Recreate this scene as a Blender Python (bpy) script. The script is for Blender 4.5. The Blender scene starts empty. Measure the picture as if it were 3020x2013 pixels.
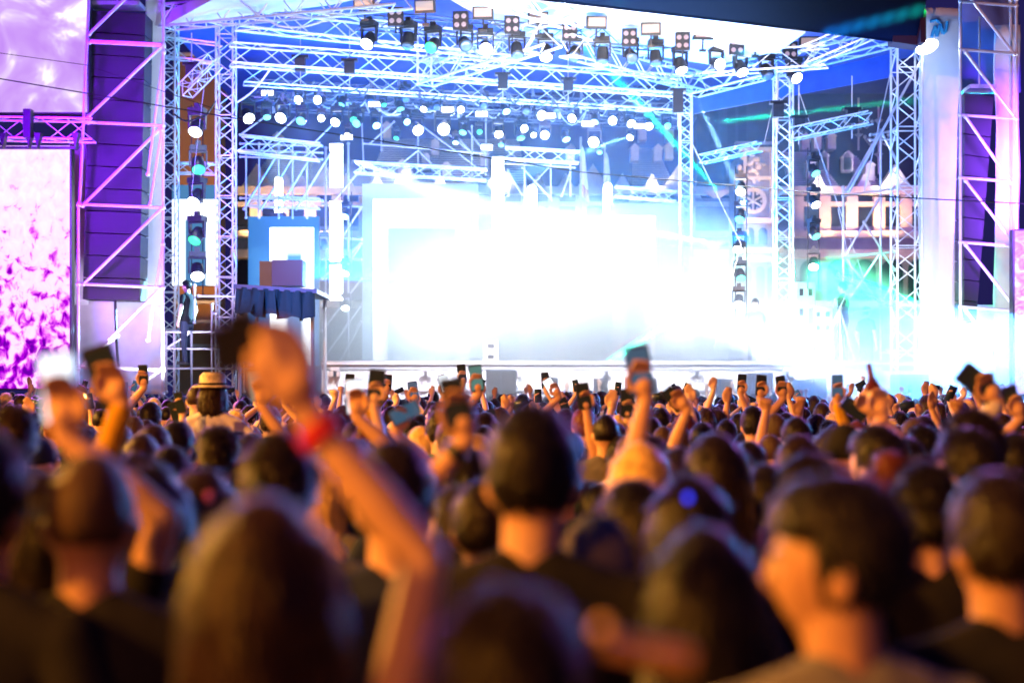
import bpy, bmesh, math, random
from mathutils import Vector, Matrix, Euler, noise
R = math.radians
rnd = random.Random(7)
SC = bpy.context.scene
COL = SC.collection

# ------------------------------------------------------------------ camera
CAMZ = 1.92
F = 3267.0                      # focal length in units of a 2352 px wide frame
cam = bpy.data.cameras.new('camera'); camo = bpy.data.objects.new('camera', cam); COL.objects.link(camo)
camo.location = (0, 0, CAMZ); camo.rotation_euler = (R(90), 0, 0)
cam.lens = 50; cam.sensor_width = 36; cam.clip_start = .1; cam.clip_end = 900
cam.shift_y = 116 / 2352
cam.dof.use_dof = True; cam.dof.focus_distance = 18; cam.dof.aperture_fstop = 1.35; cam.dof.aperture_blades = 0
SC.camera = camo

def P(u, v, Y):
    return Vector(((u - 1176) * Y / F, Y, CAMZ + (900 - v) * Y / F))

# ------------------------------------------------------------------ world (night)
W = bpy.data.worlds.new('World'); SC.world = W; W.use_nodes = True
nt = W.node_tree; bg = nt.nodes['Background']
sky = nt.nodes.new('ShaderNodeTexSky'); sky.sky_type = 'NISHITA'; sky.sun_disc = False
sky.sun_elevation = R(-9); sky.sun_rotation = R(200)
hs = nt.nodes.new('ShaderNodeMix'); hs.data_type = 'RGBA'; hs.blend_type = 'ADD'; hs.inputs[0].default_value = 1
hs.inputs[7].default_value = (.11, .09, .62, 1)
nt.links.new(sky.outputs[0], hs.inputs[6]); nt.links.new(hs.outputs[2], bg.inputs[0])
bg.inputs[1].default_value = .14

SC.view_settings.view_transform = 'Standard'; SC.view_settings.look = 'None'
SC.view_settings.exposure = 0; SC.view_settings.gamma = 1
cy = SC.cycles
cy.use_denoising = True
cy.max_bounces = 6; cy.diffuse_bounces = 2; cy.glossy_bounces = 2; cy.transmission_bounces = 3
cy.volume_bounces = 0; cy.transparent_max_bounces = 6; cy.volume_step_rate = 1.0; cy.volume_max_steps = 128
cy.sample_clamp_indirect = 4; cy.sample_clamp_direct = 0
cy.caustics_reflective = False; cy.caustics_refractive = False
cy.use_light_tree = True

# ------------------------------------------------------------------ lamps
def aim(o, tgt):
    o.rotation_euler = (Vector(tgt) - o.location).to_track_quat('-Z', 'Y').to_euler()
def spot(loc, tgt, power, col, ang, blend=.3, rad=.1):
    l = bpy.data.lights.new('spot', 'SPOT'); l.energy = power; l.color = col
    l.spot_size = R(ang); l.spot_blend = blend; l.shadow_soft_size = rad
    o = bpy.data.objects.new('spot', l); COL.objects.link(o); o.location = loc; aim(o, tgt); return o
def area(loc, tgt, power, col, sx, sy=None, spread=180):
    l = bpy.data.lights.new('area', 'AREA'); l.energy = power; l.color = col
    l.shape = 'RECTANGLE'; l.size = sx; l.size_y = sy or sx; l.spread = R(spread)
    o = bpy.data.objects.new('area', l); COL.objects.link(o); o.location = loc; aim(o, tgt)
    return o

# sodium lights of the square, high on the left of the crowd with an added fill behind the photographer
spot((-13, -3.5, 8.5), (1.5, 9.0, 1.5), 21000, (1, .35, .03), 95, .6, .4)
spot((-7, -9, 8), (0.2, 4, 1.5), 3200, (1, .27, .02), 70, .6, .6)
spot((-12, 13, 6), (2, 10, 1.6), 15000, (1, .45, .06), 95, .6, .3)
# blue wash of the rig: on the trusses, the roof and the back of the stage
area(P(900, 640, 32), P(900, 60, 31), 2600, (.0, .17, 1), 5, 1.5)
area(P(1500, 560, 31), P(1500, 60, 31), 2600, (.0, .24, 1), 5, 1.5)
area(P(1150, 330, 23), P(1100, 120, 31), 430, (.6, .8, 1), 5, .6, 90)
area(P(1980, 300, 26), P(1900, 300, 36), 130, (.0, .26, 1), 2, 2, 120)
area(P(500, 330, 27), P(480, 330, 31), 60, (.5, .65, 1), .4, 3, 120)
area(P(1450, 200, 25), P(1450, 50, 28), 260, (1, .85, .72), 5, .3, 100)  # warm lamp added to whiten the roof sheet
# white wash for the wing banners
area(P(2240, 880, 26.5), P(2160, 500, 29.5), 170, (.62, .75, 1), 1.2, 1.2, 130)
area(P(340, 860, 27.6), P(340, 350, 30), 110, (.75, .78, 1), 1, .5, 140)
# violet wash on the speaker columns
area(P(-300, 300, 21), P(260, 350, 29), 420, (.20, .0, 1), 1.5, 4, 42)
area(P(2500, 460, 23), P(2330, 450, 29), 520, (.26, .05, 1), 1.0, 3, 24)
# the stage itself: white backlight toward the audience, and on the stage front
area(P(1330, 640, 38.3), P(1330, 820, 20), 3400, (.66, .84, 1), 9, 1.6, 150)
def point(loc, power, col, rad):
    l = bpy.data.lights.new('point', 'POINT'); l.energy = power; l.color = col; l.shadow_soft_size = rad
    o = bpy.data.objects.new('point', l); COL.objects.link(o); o.location = loc
point(P(1290, 600, 34.2), 1500, (.72, .88, 1), .5)
point(P(1020, 700, 33.6), 1000, (.72, .88, 1), .5)
point(P(1560, 730, 33.0), 300, (.72, .88, 1), .5)
area(P(2220, 720, 27), P(2180, 960, 21), 1300, (.08, .35, 1), 2, .5, 120)  # extra blue light, added to tint the mist and heads at the right
area(P(1400, 300, 26), P(1400, 860, 30), 1500, (.86, .88, 1), 9, .4, 80)
for k, uu in enumerate((700, 956, 1240, 1366, 1490)):
    spot(P(uu, 285, 33), P(uu + (k % 3 - 1) * 220, 980, 14), 1800, ((.22, .3, 1), (.18, .18, 1), (.25, .42, 1))[k % 3], 26, .5, .12)
area(P(100, 500, 25), (0.3, 5, 1.6), 520, (.65, .16, .9), 3, 5, 120)  # added violet fill for mauve rims on the crowd
area(P(2250, 200, 25), (0.5, 5, 1.6), 380, (.55, .16, .9), 3, 3, 120)  # same violet fill, added from the right
# warm floodlights at the foot of the palace bays, and on its roof
for uu in (570, 640, 700, 745, 1905, 1960, 2012, 2050):
    spot(P(uu, 548, 51.0), P(uu, 430, 52), 230, (1, .56, .25), 95, .6, .15)
for uu in (640, 1905, 2000): spot(P(uu, 760, 49.5), P(uu, 620, 52), 260, (1, .55, .25), 110, .6, .15)
for uu in (900, 1030, 1150, 1505, 1890, 2030):
    spot(P(uu, 430, 51), P(uu, 330, 54), 260, (.85, .85, 1), 80, .6, .2)
for vv in (395, 500, 570, 690): spot(P(1738, vv + 12, 44.8), P(1740, vv - 30, 46), 70, (1, .58, .30), 120, .6, .1)
spot(P(440, 850, 39), P(450, 330, 44), 2600, (1, .55, .25), 80, .8, .3)  # unseen flood added to brighten the ochre house wall
area(P(640, 480, 25), P(640, 690, 27), 70, (.10, .30, 1), 1, .5, 120)  # small blue light added to turn the control box violet
area(P(200, 900, 25.5), P(230, 500, 28.2), 50, (1, .12, .9), 1, 1, 110)  # magenta light added on the left wing scaffold
area(P(1900, 590, 30.2), P(1985, 700, 30.6), 260, (0, 1, .40), .5, .5, 120)  # green light added beside the smoke patch to colour it
# beams
def beam(u0, v0, Y0, u1, v1, Y1, power, col, ang):
    a = P(u0, v0, Y0); b = P(u1, v1, Y1); spot(a + (b - a).normalized() * .4, b, power, col, ang, .15, .05)
beam(1694, 567, 30.3, 1300, 500, 31.0, 400000, (.85, .95, 1), 5)
beam(1698, 492, 30.3, 1560, 340, 30.8, 1600000, (.0, 1, .42), 2.6)
beam(1696, 636, 30.3, 1500, 765, 30.6, 1500000, (.03, 1, .65), 2.6)
beam(1694, 695, 30.3, 1630, 850, 30.3, 300000, (.8, .9, 1), 3)
beam(1574, 165, 30, 1690, 420, 30.3, 500000, (.35, .7, 1), 3)
beam(1580, 287, 31, 1900, 252, 31, 1000000, (0, 1, .42), 2)
beam(1872, 604, 30.5, 2250, 780, 30.3, 900000, (0, 1, .42), 12)
beam(2100, 700, 30.5, 1900, 640, 30.8, 60000, (0, 1, .5), 20)
beam(762, 350, 33, 1100, 480, 30, 150000, (.8, .9, 1), 7)
beam(1480, 300, 33, 1200, 400, 32, 160000, (.3, .75, 1), 6)
for k in range(8): spot(P(2500, -40, 22), P(1900 + 30 * k, 78 - 8 * k, 26.9), 30000, (0, .7 + .05 * k, 1 - .12 * k), 2.6, 1)  # unseen spots overlap, added to throw green streaks on the canopy
spot(P(1500, 300, 22), P(1420, -5, 26.6), 5000, (0, .8, .4), 4, .9)  # one more added spot for a green patch on the canopy
# ------------------------------------------------------------------ materials
MATS = {}
def pm(name, col, rough=.6, metal=0, emit=None, es=0, bump=0, bscale=30, var=0, vscale=4, spec=.5, sheen=0):
    if name in MATS: return MATS[name]
    m = bpy.data.materials.new(name); m.use_nodes = True; n = m.node_tree.nodes; L = m.node_tree.links
    b = n['Principled BSDF']
    b.inputs['Base Color'].default_value = (*col, 1); b.inputs['Roughness'].default_value = rough
    b.inputs['Metallic'].default_value = metal; b.inputs['Specular IOR Level'].default_value = spec
    tc = n.new('ShaderNodeTexCoord')
    if var:
        t = n.new('ShaderNodeTexNoise'); t.inputs['Scale'].default_value = vscale; t.inputs['Detail'].default_value = 5
        L.new(tc.outputs['Object'], t.inputs['Vector'])
        r = n.new('ShaderNodeMapRange'); r.inputs['From Min'].default_value = .3; r.inputs['From Max'].default_value = .7
        r.inputs['To Min'].default_value = 1 - var; r.inputs['To Max'].default_value = 1 + var
        L.new(t.outputs['Fac'], r.inputs['Value'])
        x = n.new('ShaderNodeVectorMath'); x.operation = 'SCALE'; x.inputs[0].default_value = col
        L.new(r.outputs[0], x.inputs['Scale']); L.new(x.outputs[0], b.inputs['Base Color'])
    if bump:
        t = n.new('ShaderNodeTexNoise'); t.inputs['Scale'].default_value = bscale; t.inputs['Detail'].default_value = 4
        L.new(tc.outputs['Object'], t.inputs['Vector'])
        bp = n.new('ShaderNodeBump'); bp.inputs['Strength'].default_value = bump; bp.inputs['Distance'].default_value = .02
        L.new(t.outputs['Fac'], bp.inputs['Height']); L.new(bp.outputs[0], b.inputs['Normal'])
    if emit:
        b.inputs['Emission Color'].default_value = (*emit, 1); b.inputs['Emission Strength'].default_value = es
    MATS[name] = m; return m

ALU = pm('truss_aluminium', (.78, .80, .84), .35, .25, var=.1)
STEEL = pm('scaffold_steel', (.55, .56, .60), .4, .35, var=.15)
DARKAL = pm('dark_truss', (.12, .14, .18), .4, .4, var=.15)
BLACK = pm('black_housing', (.025, .027, .035), .35, var=.2)
GRILLE = pm('speaker_grille', (.030, .028, .034), .6, bump=.3, bscale=160)
FABRIC = pm('white_banner_fabric', (.80, .82, .86), .8, bump=.5, bscale=1.2, var=.05)
ROOFB = pm('blue_canopy', (.012, .055, .30), .55, bump=.6, bscale=1.5, var=.15)
ROOFW = pm('white_roof_sheet', (.85, .87, .9), .7, bump=.5, bscale=1.0)
CANOPY = pm('dark_canopy', (.002, .010, .040), .9, spec=.1, bump=.6, bscale=1.5)
DECK = pm('stage_deck', (.30, .30, .32), .5, var=.1)
SKIRT = pm('stage_skirt', (.75, .74, .74), .8, bump=.4, bscale=2)
STONE = pm('warm_stone', (.26, .23, .23), .85, var=.18, vscale=3, bump=.4, bscale=8)
SLATE = pm('slate_roof', (.07, .08, .11), .6, var=.25, vscale=6)
TRIMW = pm('pale_stone_trim', (.62, .54, .42), .8, var=.1, vscale=5)
WINB = pm('dark_window_glass', (.012, .016, .03), .12)
GROUND = pm('paving', (.06, .06, .065), .8, var=.3, vscale=2, bump=.4, bscale=12)
BROWNW = pm('ochre_render', (.36, .17, .06), .85, var=.12, vscale=1.2, bump=.3)
CABLE = pm('black_cable', (.01, .01, .012), .5)
DRAPE = pm('black_drape', (.025, .05, .075), .8, bump=.8, bscale=5)
def emat(name, col, s): return pm(name, (.02, .02, .02), .4, emit=col, es=s)
LW = emat('lens_white', (.88, .95, 1), 22)
LG = emat('lens_green', (.06, 1, .45), 1.8)
LC = emat('lens_cyan', (.22, 1, .9), 2.2)
LB = emat('lens_blue', (.3, .6, 1), 10)
LOFF = pm('lens_unlit', (.10, .16, .28), .08)
LPK = pm('lens_dim', (.22, .16, .2), .2, emit=(1, .75, .7), es=.25)
FLD = pm('flood_glass', (.26, .19, .18), .25, emit=(1, .72, .6), es=.22)
BAR = emat('strip_white', (.85, .93, 1), 14)

# ------------------------------------------------------------------ mesh builder
class MB:
    def __init__(s): s.v = []; s.f = []; s.m = []; s.mi = 0
    def add(s, vs, fs):
        o = len(s.v); s.v.extend(tuple(x) for x in vs)
        for f in fs: s.f.append([i + o for i in f]); s.m.append(s.mi)
    def box(s, c, d, rot=None):
        M = (rot.to_matrix() if isinstance(rot, Euler) else (rot or Matrix.Identity(3)))
        c = Vector(c); hx, hy, hz = d[0] / 2, d[1] / 2, d[2] / 2
        vs = [c + M @ Vector((x * hx, y * hy, z * hz)) for x in (-1, 1) for y in (-1, 1) for z in (-1, 1)]
        s.add(vs, [(0, 1, 3, 2), (4, 6, 7, 5), (0, 4, 5, 1), (2, 3, 7, 6), (0, 2, 6, 4), (1, 5, 7, 3)]); return s
    def tube(s, p, q, r, r2=None, n=6, caps=True):
        p = Vector(p); q = Vector(q); d = q - p
        if d.length < 1e-6: return s
        d.normalize(); a = d.orthogonal().normalized(); b = d.cross(a); r2 = r if r2 is None else r2
        vs = []
        for c, rr in ((p, r), (q, r2)):
            for i in range(n):
                t = 2 * math.pi * i / n; vs.append(c + (a * math.cos(t) + b * math.sin(t)) * rr)
        fs = [(i, (i + 1) % n, n + (i + 1) % n, n + i) for i in range(n)]
        if caps: fs += [tuple(range(n - 1, -1, -1)), tuple(range(n, 2 * n))]
        s.add(vs, fs); return s
    def chain(s, pts, r, n=6):
        for a, b in zip(pts, pts[1:]): s.tube(a, b, r, n=n)
        return s
    def ball(s, c, rad, seg=12, ring=8, M=None):
        c = Vector(c); rx, ry, rz = (rad, rad, rad) if not hasattr(rad, '__len__') else rad
        M = M or Matrix.Identity(3); vs = [c + M @ Vector((0, 0, rz))]
        for j in range(1, ring):
            t = math.pi * j / ring
            for i in range(seg):
                a = 2 * math.pi * i / seg
                vs.append(c + M @ Vector((rx * math.sin(t) * math.cos(a), ry * math.sin(t) * math.sin(a), rz * math.cos(t))))
        vs.append(c + M @ Vector((0, 0, -rz))); fs = []
        for i in range(seg): fs.append((0, 1 + i, 1 + (i + 1) % seg))
        for j in range(ring - 2):
            for i in range(seg):
                a = 1 + j * seg + i; b = 1 + j * seg + (i + 1) % seg; fs.append((a, a + seg, b + seg, b))
        k = len(vs) - 1; o = 1 + (ring - 2) * seg
        for i in range(seg): fs.append((k, o + (i + 1) % seg, o + i))
        s.add(vs, fs); return s
    def loft(s, rings, n=16):
        """rings: list of (centre, ax, ay) with Vector half axes; closed ends"""
        vs = []
        for c, a, b in rings:
            for i in range(n):
                t = 2 * math.pi * i / n; vs.append(Vector(c) + Vector(a) * math.cos(t) + Vector(b) * math.sin(t))
        fs = []
        for j in range(len(rings) - 1):
            for i in range(n):
                fs.append((j * n + i, j * n + (i + 1) % n, (j + 1) * n + (i + 1) % n, (j + 1) * n + i))
        fs += [tuple(range(n - 1, -1, -1)), tuple(range((len(rings) - 1) * n, len(rings) * n))]
        s.add(vs, fs); return s
    def prism(s, pts, off):
        """polygon (3D points) extruded by vector off"""
        n = len(pts); off = Vector(off); vs = [Vector(p) for p in pts] + [Vector(p) + off for p in pts]
        fs = [tuple(range(n - 1, -1, -1)), tuple(range(n, 2 * n))] + [(i, (i + 1) % n, n + (i + 1) % n, n + i) for i in range(n)]
        s.add(vs, fs); return s
    def mesh(s, name, mats, fix=True):
        me = bpy.data.meshes.new(name); me.from_pydata(s.v, [], s.f)
        for m in (mats if isinstance(mats, (list, tuple)) else [mats]): me.materials.append(m)
        if any(s.m): me.polygons.foreach_set('material_index', s.m)
        if not fix: return me
        bm = bmesh.new(); bm.from_mesh(me); bmesh.ops.recalc_face_normals(bm, faces=bm.faces); bm.to_mesh(me); bm.free()
        return me
    def build(s, name, mats, parent=None, smooth=False):
        return mobj(name, s.mesh(name, mats), parent, smooth)
def mobj(name, me, parent=None, smooth=False, mat=None):
    if smooth: me.polygons.foreach_set('use_smooth', [True] * len(me.polygons))
    o = bpy.data.objects.new(name, me); COL.objects.link(o)
    if parent: o.parent = parent
    if mat:
        o.material_slots[0].link = 'OBJECT'; o.material_slots[0].material = mat
    return o
def tag(o, label=None, cat=None, group=None, kind=None):
    if label: o['label'] = label
    if cat: o['category'] = cat
    if group: o['group'] = group
    if kind: o['kind'] = kind
    return o
def empty(name, loc=(0, 0, 0), rot=None):
    o = bpy.data.objects.new(name, None); COL.objects.link(o); o.location = loc
    if rot: o.rotation_euler = rot
    o.empty_display_size = .2
    return o
def copy_tree(o, parent=None):
    c = o.copy(); COL.objects.link(c)
    if parent: c.parent = parent
    for ch in o.children: copy_tree(ch, c)
    return c
def kids(o, nm): return [c for c in o.children if c.name.split('.')[0] == nm]
def setmat(o, m):
    o.material_slots[0].link = 'OBJECT'; o.material_slots[0].material = m

# ------------------------------------------------------------------ trusses
def truss_mb(mb, p, q, w=.38, h=None, r=.020, bay=None, up=(0, 0, 1), rd=None):
    p = Vector(p); q = Vector(q); h = h or w; d = (q - p); Ln = d.length; d.normalize()
    up = Vector(up); side = d.cross(up)
    if side.length < .1: side = d.cross(Vector((0, 1, 0)))
    side.normalize(); upv = side.cross(d).normalized(); bay = bay or h * 1.3; n = max(2, round(Ln / bay)); rd = rd or r * .55
    c = [side * (w / 2 * a) + upv * (h / 2 * b) for a, b in ((-1, -1), (1, -1), (1, 1), (-1, 1))]
    for k in c: mb.tube(p + k, q + k, r)
    for fidx in range(4):
        a = c[fidx]; b = c[(fidx + 1) % 4]
        for i in range(n):
            s0 = p + d * (Ln * i / n); s1 = p + d * (Ln * (i + 1) / n)
            if i % 2: mb.tube(s0 + b, s1 + a, rd, n=5, caps=False)
            else: mb.tube(s0 + a, s1 + b, rd, n=5, caps=False)
            if fidx % 2 == 0 and i % 3 == 0: mb.tube(s0 + a, s0 + b, rd, n=5, caps=False)
    return mb
def truss(p, q, label, name='roof_truss', cat='truss', group='roof trusses', mat=None, **k):
    o = truss_mb(MB(), p, q, **k).build(name, mat or ALU)
    return tag(o, label, cat, group)

# ------------------------------------------------------------------ ground, sky
def gz(y):
    t = max(0, min(1, (y - 11) / 13)); return .13 * t * t * (3 - 2 * t) * (1 if y < 28.2 else 0)
ys = [-60] + [10 + .8 * k for k in range(22)] + [28.15, 28.25, 400]; vs = []; fs = []
for y in ys: vs += [(-300, y, gz(y)), (300, y, gz(y))]
for k in range(len(ys) - 1): fs.append((2 * k, 2 * k + 1, 2 * k + 3, 2 * k + 2))
m = MB(); m.add(vs, fs)
tag(m.build('ground', GROUND), kind='structure')

# ------------------------------------------------------------------ stage deck
Z0 = P(0, 828, 30).z                       # deck height, 2.5 m
xl, xr = P(738, 0, 30).x, P(2125, 0, 30).x
st = empty('stage', ((xl + xr) / 2, 37, 0)); tag(st, 'wide raised concert stage with a pale skirt, full of white light', 'stage')
inv = Matrix.Translation(-st.location)
def under(parent, o):
    o.parent = parent; o.matrix_parent_inverse = Matrix.Translation(-parent.location); return o
MW = under
m = MB(); m.box(((xl + xr) / 2, 37.5, Z0 - .10), (xr - xl, 15, .20)); MW(st, m.build('deck', DECK))
m = MB()
n = 60
for i in range(n):                          # pleated skirt
    a = xl + (xr - xl) * i / n; b = xl + (xr - xl) * (i + 1) / n; c = (a + b) / 2
    m.add([(a, 30.02, 0), (c, 29.96, 0), (b, 30.02, 0), (a, 30.02, Z0 - .22), (c, 29.99, Z0 - .22), (b, 30.02, Z0 - .22)], [(0, 1, 4, 3), (1, 2, 5, 4)])
m.box(((xl + xr) / 2, 30.1, (Z0 - .3) / 2), (xr - xl - .05, .08, Z0 - .34))
MW(st, m.build('skirt', SKIRT))
m = MB(); m.box(((xl + xr) / 2, 29.98, Z0 - .06), (xr - xl, .05, .05)); m.box(((xl + xr) / 2, 29.97, Z0 - .62), (xr - xl, .05, .04))
for i in range(7):
    x = xl + .3 + i * 1.9; m.box((x, 29.9, Z0 - .18), (.18, .12, .08)); m.box((x - .07, 29.9, Z0 - .28), (.08, .1, .1)); m.box((x + .08, 29.9, Z0 - .28), (.08, .1, .1))
MW(st, m.build('edge_rail', STEEL))

# ------------------------------------------------------------------ LED screens on stage
def led_mat(name, base, frame, fs, bs, outer, inner, soft=.03):
    """display content: bright rounded frame on a dimmer ground. rects in 0..1 (x0,x1,z0,z1)"""
    m = bpy.data.materials.new(name); m.use_nodes = True; n = m.node_tree.nodes; L = m.node_tree.links
    n.clear(); out = n.new('ShaderNodeOutputMaterial'); em = n.new('ShaderNodeEmission'); L.new(em.outputs[0], out.inputs[0])
    tc = n.new('ShaderNodeTexCoord'); sp = n.new('ShaderNodeSeparateXYZ'); L.new(tc.outputs['UV'], sp.inputs[0])
    def mth(op, a, b=None, c=None, clamp=False):
        x = n.new('ShaderNodeMath'); x.operation = op; x.use_clamp = clamp
        for i, k in enumerate((a, b, c)):
            if k is None: continue
            if isinstance(k, (int, float)): x.inputs[i].default_value = k
            else: L.new(k, x.inputs[i])
        return x.outputs[0]
    def rect(r, s):
        cx, hx, cz, hz = (r[0] + r[1]) / 2, (r[1] - r[0]) / 2, (r[2] + r[3]) / 2, (r[3] - r[2]) / 2
        dx = mth('MAXIMUM', mth('SUBTRACT', mth('ABSOLUTE', mth('SUBTRACT', sp.outputs[0], cx)), hx - s), 0)
        dz = mth('MAXIMUM', mth('SUBTRACT', mth('ABSOLUTE', mth('SUBTRACT', sp.outputs[1], cz)), hz - s), 0)
        dd = mth('SQRT', mth('ADD', mth('MULTIPLY', dx, dx), mth('MULTIPLY', dz, dz)))
        return mth('SUBTRACT', 1, mth('DIVIDE', dd, s), clamp=True)
    o_ = rect(outer, .012); i_ = rect(inner, soft)
    w = mth('MULTIPLY', mth('GREATER_THAN', o_, .3), mth('SUBTRACT', 1, i_))
    mx = n.new('ShaderNodeMix'); mx.data_type = 'RGBA'; L.new(w, mx.inputs[0])
    mx.inputs[6].default_value = (*[c * bs for c in base], 1); mx.inputs[7].default_value = (*[c * fs for c in frame], 1)
    L.new(mx.outputs[2], em.inputs[0]); return m
def uvquad(name, p00, p10, p11, p01, mat, parent=None):
    me = bpy.data.meshes.new(name); me.from_pydata([tuple(p) for p in (p00, p10, p11, p01)], [], [(0, 1, 2, 3)])
    uv = me.uv_layers.new(name='UVMap'); 
    for i, c in enumerate(((0, 0), (1, 0), (1, 1), (0, 1))): uv.data[i].uv = c
    me.materials.append(mat); return mobj(name, me, parent)
def led_screen(u0, u1, v0, v1, Y, mat, label, tilt=0, zb=None):
    a = P(u0, v1, Y); b = P(u1, v1, Y); c = P(u1, v0, Y); d = P(u0, v0, Y)
    if zb is not None: a.z = b.z = zb
    r = empty('video_screen', ((a.x + b.x) / 2, Y, a.z)); tag(r, label, 'video screen', 'video screens on the stage')
    m = MB(); m.box(((a.x + b.x) / 2, Y + .09, (a.z + d.z) / 2), (b.x - a.x, .14, d.z - a.z)); MW(r, m.build('cabinet', BLACK))
    MW(r, uvquad('display', a, b, c, d, mat))
    return r
led_screen(395, 500, 425, 656, 34, led_mat('led_a', (.10, .30, .62), (.9, .95, 1), 3, .8, (.0, 1, .0, .86), (.25, .78, -.2, .70), .06), 'screen with a white arch between the two left truss towers')
led_screen(570, 733, 497, 830, 36, led_mat('led_b', (.07, .28, .80), (.9, .95, 1), 3, .9, (.30, .93, -.3, .93), (.50, .80, -.3, .80), .07), 'blue screen with a white upside-down U behind the black drape', zb=Z0)
led_screen(832, 1098, 422, 830, 36.5, led_mat('led_c', (.42, .64, 1), (.9, .95, 1), 4, 1.15, (.09, .93, -.3, .92), (.18, .85, -.3, .80), .05), 'largest screen, a wide pale blue field inside a white frame', zb=Z0)
led_screen(1165, 1345, 505, 830, 38, led_mat('led_d', (.5, .66, .95), (.9, .95, 1), 4, 1.5, (.15, .78, -.3, .90), (.30, .64, -.3, .70), .07), 'washed out screen at the middle of the stage', zb=Z0)
led_screen(1400, 1570, 468, 830, 36, led_mat('led_e', (.42, .64, 1), (.9, .95, 1), 4, 1.2, (.04, .62, .05, .93), (.18, .52, .02, .82), .06), 'pale blue screen beside the slim rear truss tower', zb=Z0)

# ------------------------------------------------------------------ truss towers
def tower(u, v0, Y, w, label, zb=0, name='truss_tower', r=.023):
    b = P(u, 900, Y); t = P(u, v0, Y)
    e = empty(name, (b.x, Y, zb)); tag(e, label, 'truss tower', 'vertical truss towers')
    MW(e, truss_mb(MB(), (b.x, Y, zb + .06), (b.x, Y, t.z), w=w, r=r, bay=w * .8, up=(0, 1, 0)).build('mast', ALU))
    m = MB(); m.box((b.x, Y, zb + .03), (w * 1.7, w * 1.7, .05)); MW(e, m.build('base_plate', STEEL))
    return e
tower(519, -40, 30.6, .36, 'tall truss tower left of the stage opening', Z0 * 0)
tower(388, 20, 31, .34, 'truss tower beside the left white banner')
tower(1575, 200, 33.4, .27, 'slim truss tower at the rear right corner of the roof', Z0, r=.018)
tower(1799, 150, 31.2, .36, 'truss tower standing between the carved tower and the lamp column', Z0)
tower(2082, -20, 29.2, .50, 'thickest truss tower, against the right white banner')

# ------------------------------------------------------------------ roof trusses
def T(u0, v0, Y0, u1, v1, Y1, label, **k): return truss(P(u0, v0, Y0), P(u1, v1, Y1), label, **k)
T(530, 125, 30, 1575, 198, 33.6, 'long roof truss running across the stage between the rear corners', w=.42, h=.42, r=.024)
T(1590, 200, 33.4, 2080, 72, 29.2, 'right side roof truss climbing toward the thick tower', w=.42, h=.42, r=.024)
T(385, 40, 30, 930, -15, 25, 'bright rafter truss rising from the top left corner', w=.42, h=.45, r=.027)
T(370, 108, 31, 505, 125, 31, 'short truss stub between the two left towers', w=.3, h=.42)
T(545, 40, 28, 1190, 112, 30.5, 'front gable truss sloping down from the left', w=.4, h=.42, r=.027)
T(975, 170, 31.5, 1270, 75, 27.5, 'diagonal gable truss meeting the long roof truss', w=.4, h=.5, r=.03)
T(1300, 105, 28, 1610, 190, 33, 'diagonal truss under the white roof sheet', w=.3, h=.4, r=.024)
T(1120, -20, 27, 1330, 45, 28, 'ridge truss leaving the top of the picture', w=.35, h=.4, r=.03)
T(975, 80, 31, 975, 190, 31, 'short vertical post truss in the roof', w=.3, r=.018, up=(0, 1, 0))
T(1620, 150, 30, 1900, 130, 29, 'right gable truss behind the lamps', w=.35, h=.4)
T(1850, 130, 28, 2060, 40, 27, 'short truss under the dark canopy corner', w=.3, h=.35)
for k, (v0, v1, Y, c) in enumerate(((172, 238, 32.3, 'upper'), (205, 262, 34, 'middle'), (232, 276, 35.5, 'lowest'))):
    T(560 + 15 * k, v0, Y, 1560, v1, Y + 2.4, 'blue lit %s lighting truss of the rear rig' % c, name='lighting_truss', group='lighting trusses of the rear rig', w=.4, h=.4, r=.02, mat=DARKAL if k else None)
looms = []
for o_ in [x for x in COL.objects if x.name.startswith('lighting_truss')]:
    c0 = sum((v.co for v in o_.data.vertices), Vector()) / len(o_.data.vertices); xs = [v.co.x for v in o_.data.vertices]; a_ = min(o_.data.vertices, key=lambda v: v.co.x).co.copy(); b_ = max(o_.data.vertices, key=lambda v: v.co.x).co.copy()
    m = MB()
    for k in range(34):
        t = (k + rnd.random()) / 34; p_ = a_.lerp(b_, t) + Vector((0, -.25, rnd.uniform(-.35, .15))); q_ = p_ + Vector((rnd.uniform(.25, .7), rnd.uniform(-.1, .1), rnd.uniform(-.05, .05))); s_ = rnd.uniform(.05, .35)
        m.chain([p_ + (q_ - p_) * (j / 6) - Vector((0, 0, s_ * math.sin(math.pi * j / 6))) for j in range(7)], rnd.choice((.010, .014, .02)), 5)
        if k % 2: m.box(p_ + Vector((0, 0, -.06)), (.06, .06, .16))
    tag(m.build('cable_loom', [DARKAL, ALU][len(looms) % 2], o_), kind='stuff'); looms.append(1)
LXA, LXB = P(820, 48, 27.5), P(1880, 122, 30.5)
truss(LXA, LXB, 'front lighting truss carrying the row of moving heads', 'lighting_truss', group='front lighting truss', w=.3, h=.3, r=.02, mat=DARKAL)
T(550, 330, 33, 735, 350, 33, 'low truss above the blue left screen', name='stage_truss', group='low trusses over the screens', w=.3, h=.38)
T(815, 385, 34, 1118, 402, 34, 'truss over the largest screen', name='stage_truss', group='low trusses over the screens', w=.3, h=.26)
T(1160, 352, 35, 1330, 362, 35, 'flag side truss above the middle screen', name='stage_truss', group='low trusses over the screens', w=.3, h=.28)
T(1412, 440, 35, 1552, 452, 35, 'short truss over the right hand screen', name='stage_truss', group='low trusses over the screens', w=.3, h=.24)
T(572, 462, 35, 735, 468, 35, 'short truss sitting on the blue screen', name='stage_truss', group='low trusses over the screens', w=.25, h=.25)
T(408, 386, 31.5, 492, 388, 31.5, 'short truss holding the left arch screen', name='stage_truss', group='low trusses over the screens', w=.25, h=.22)
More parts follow.
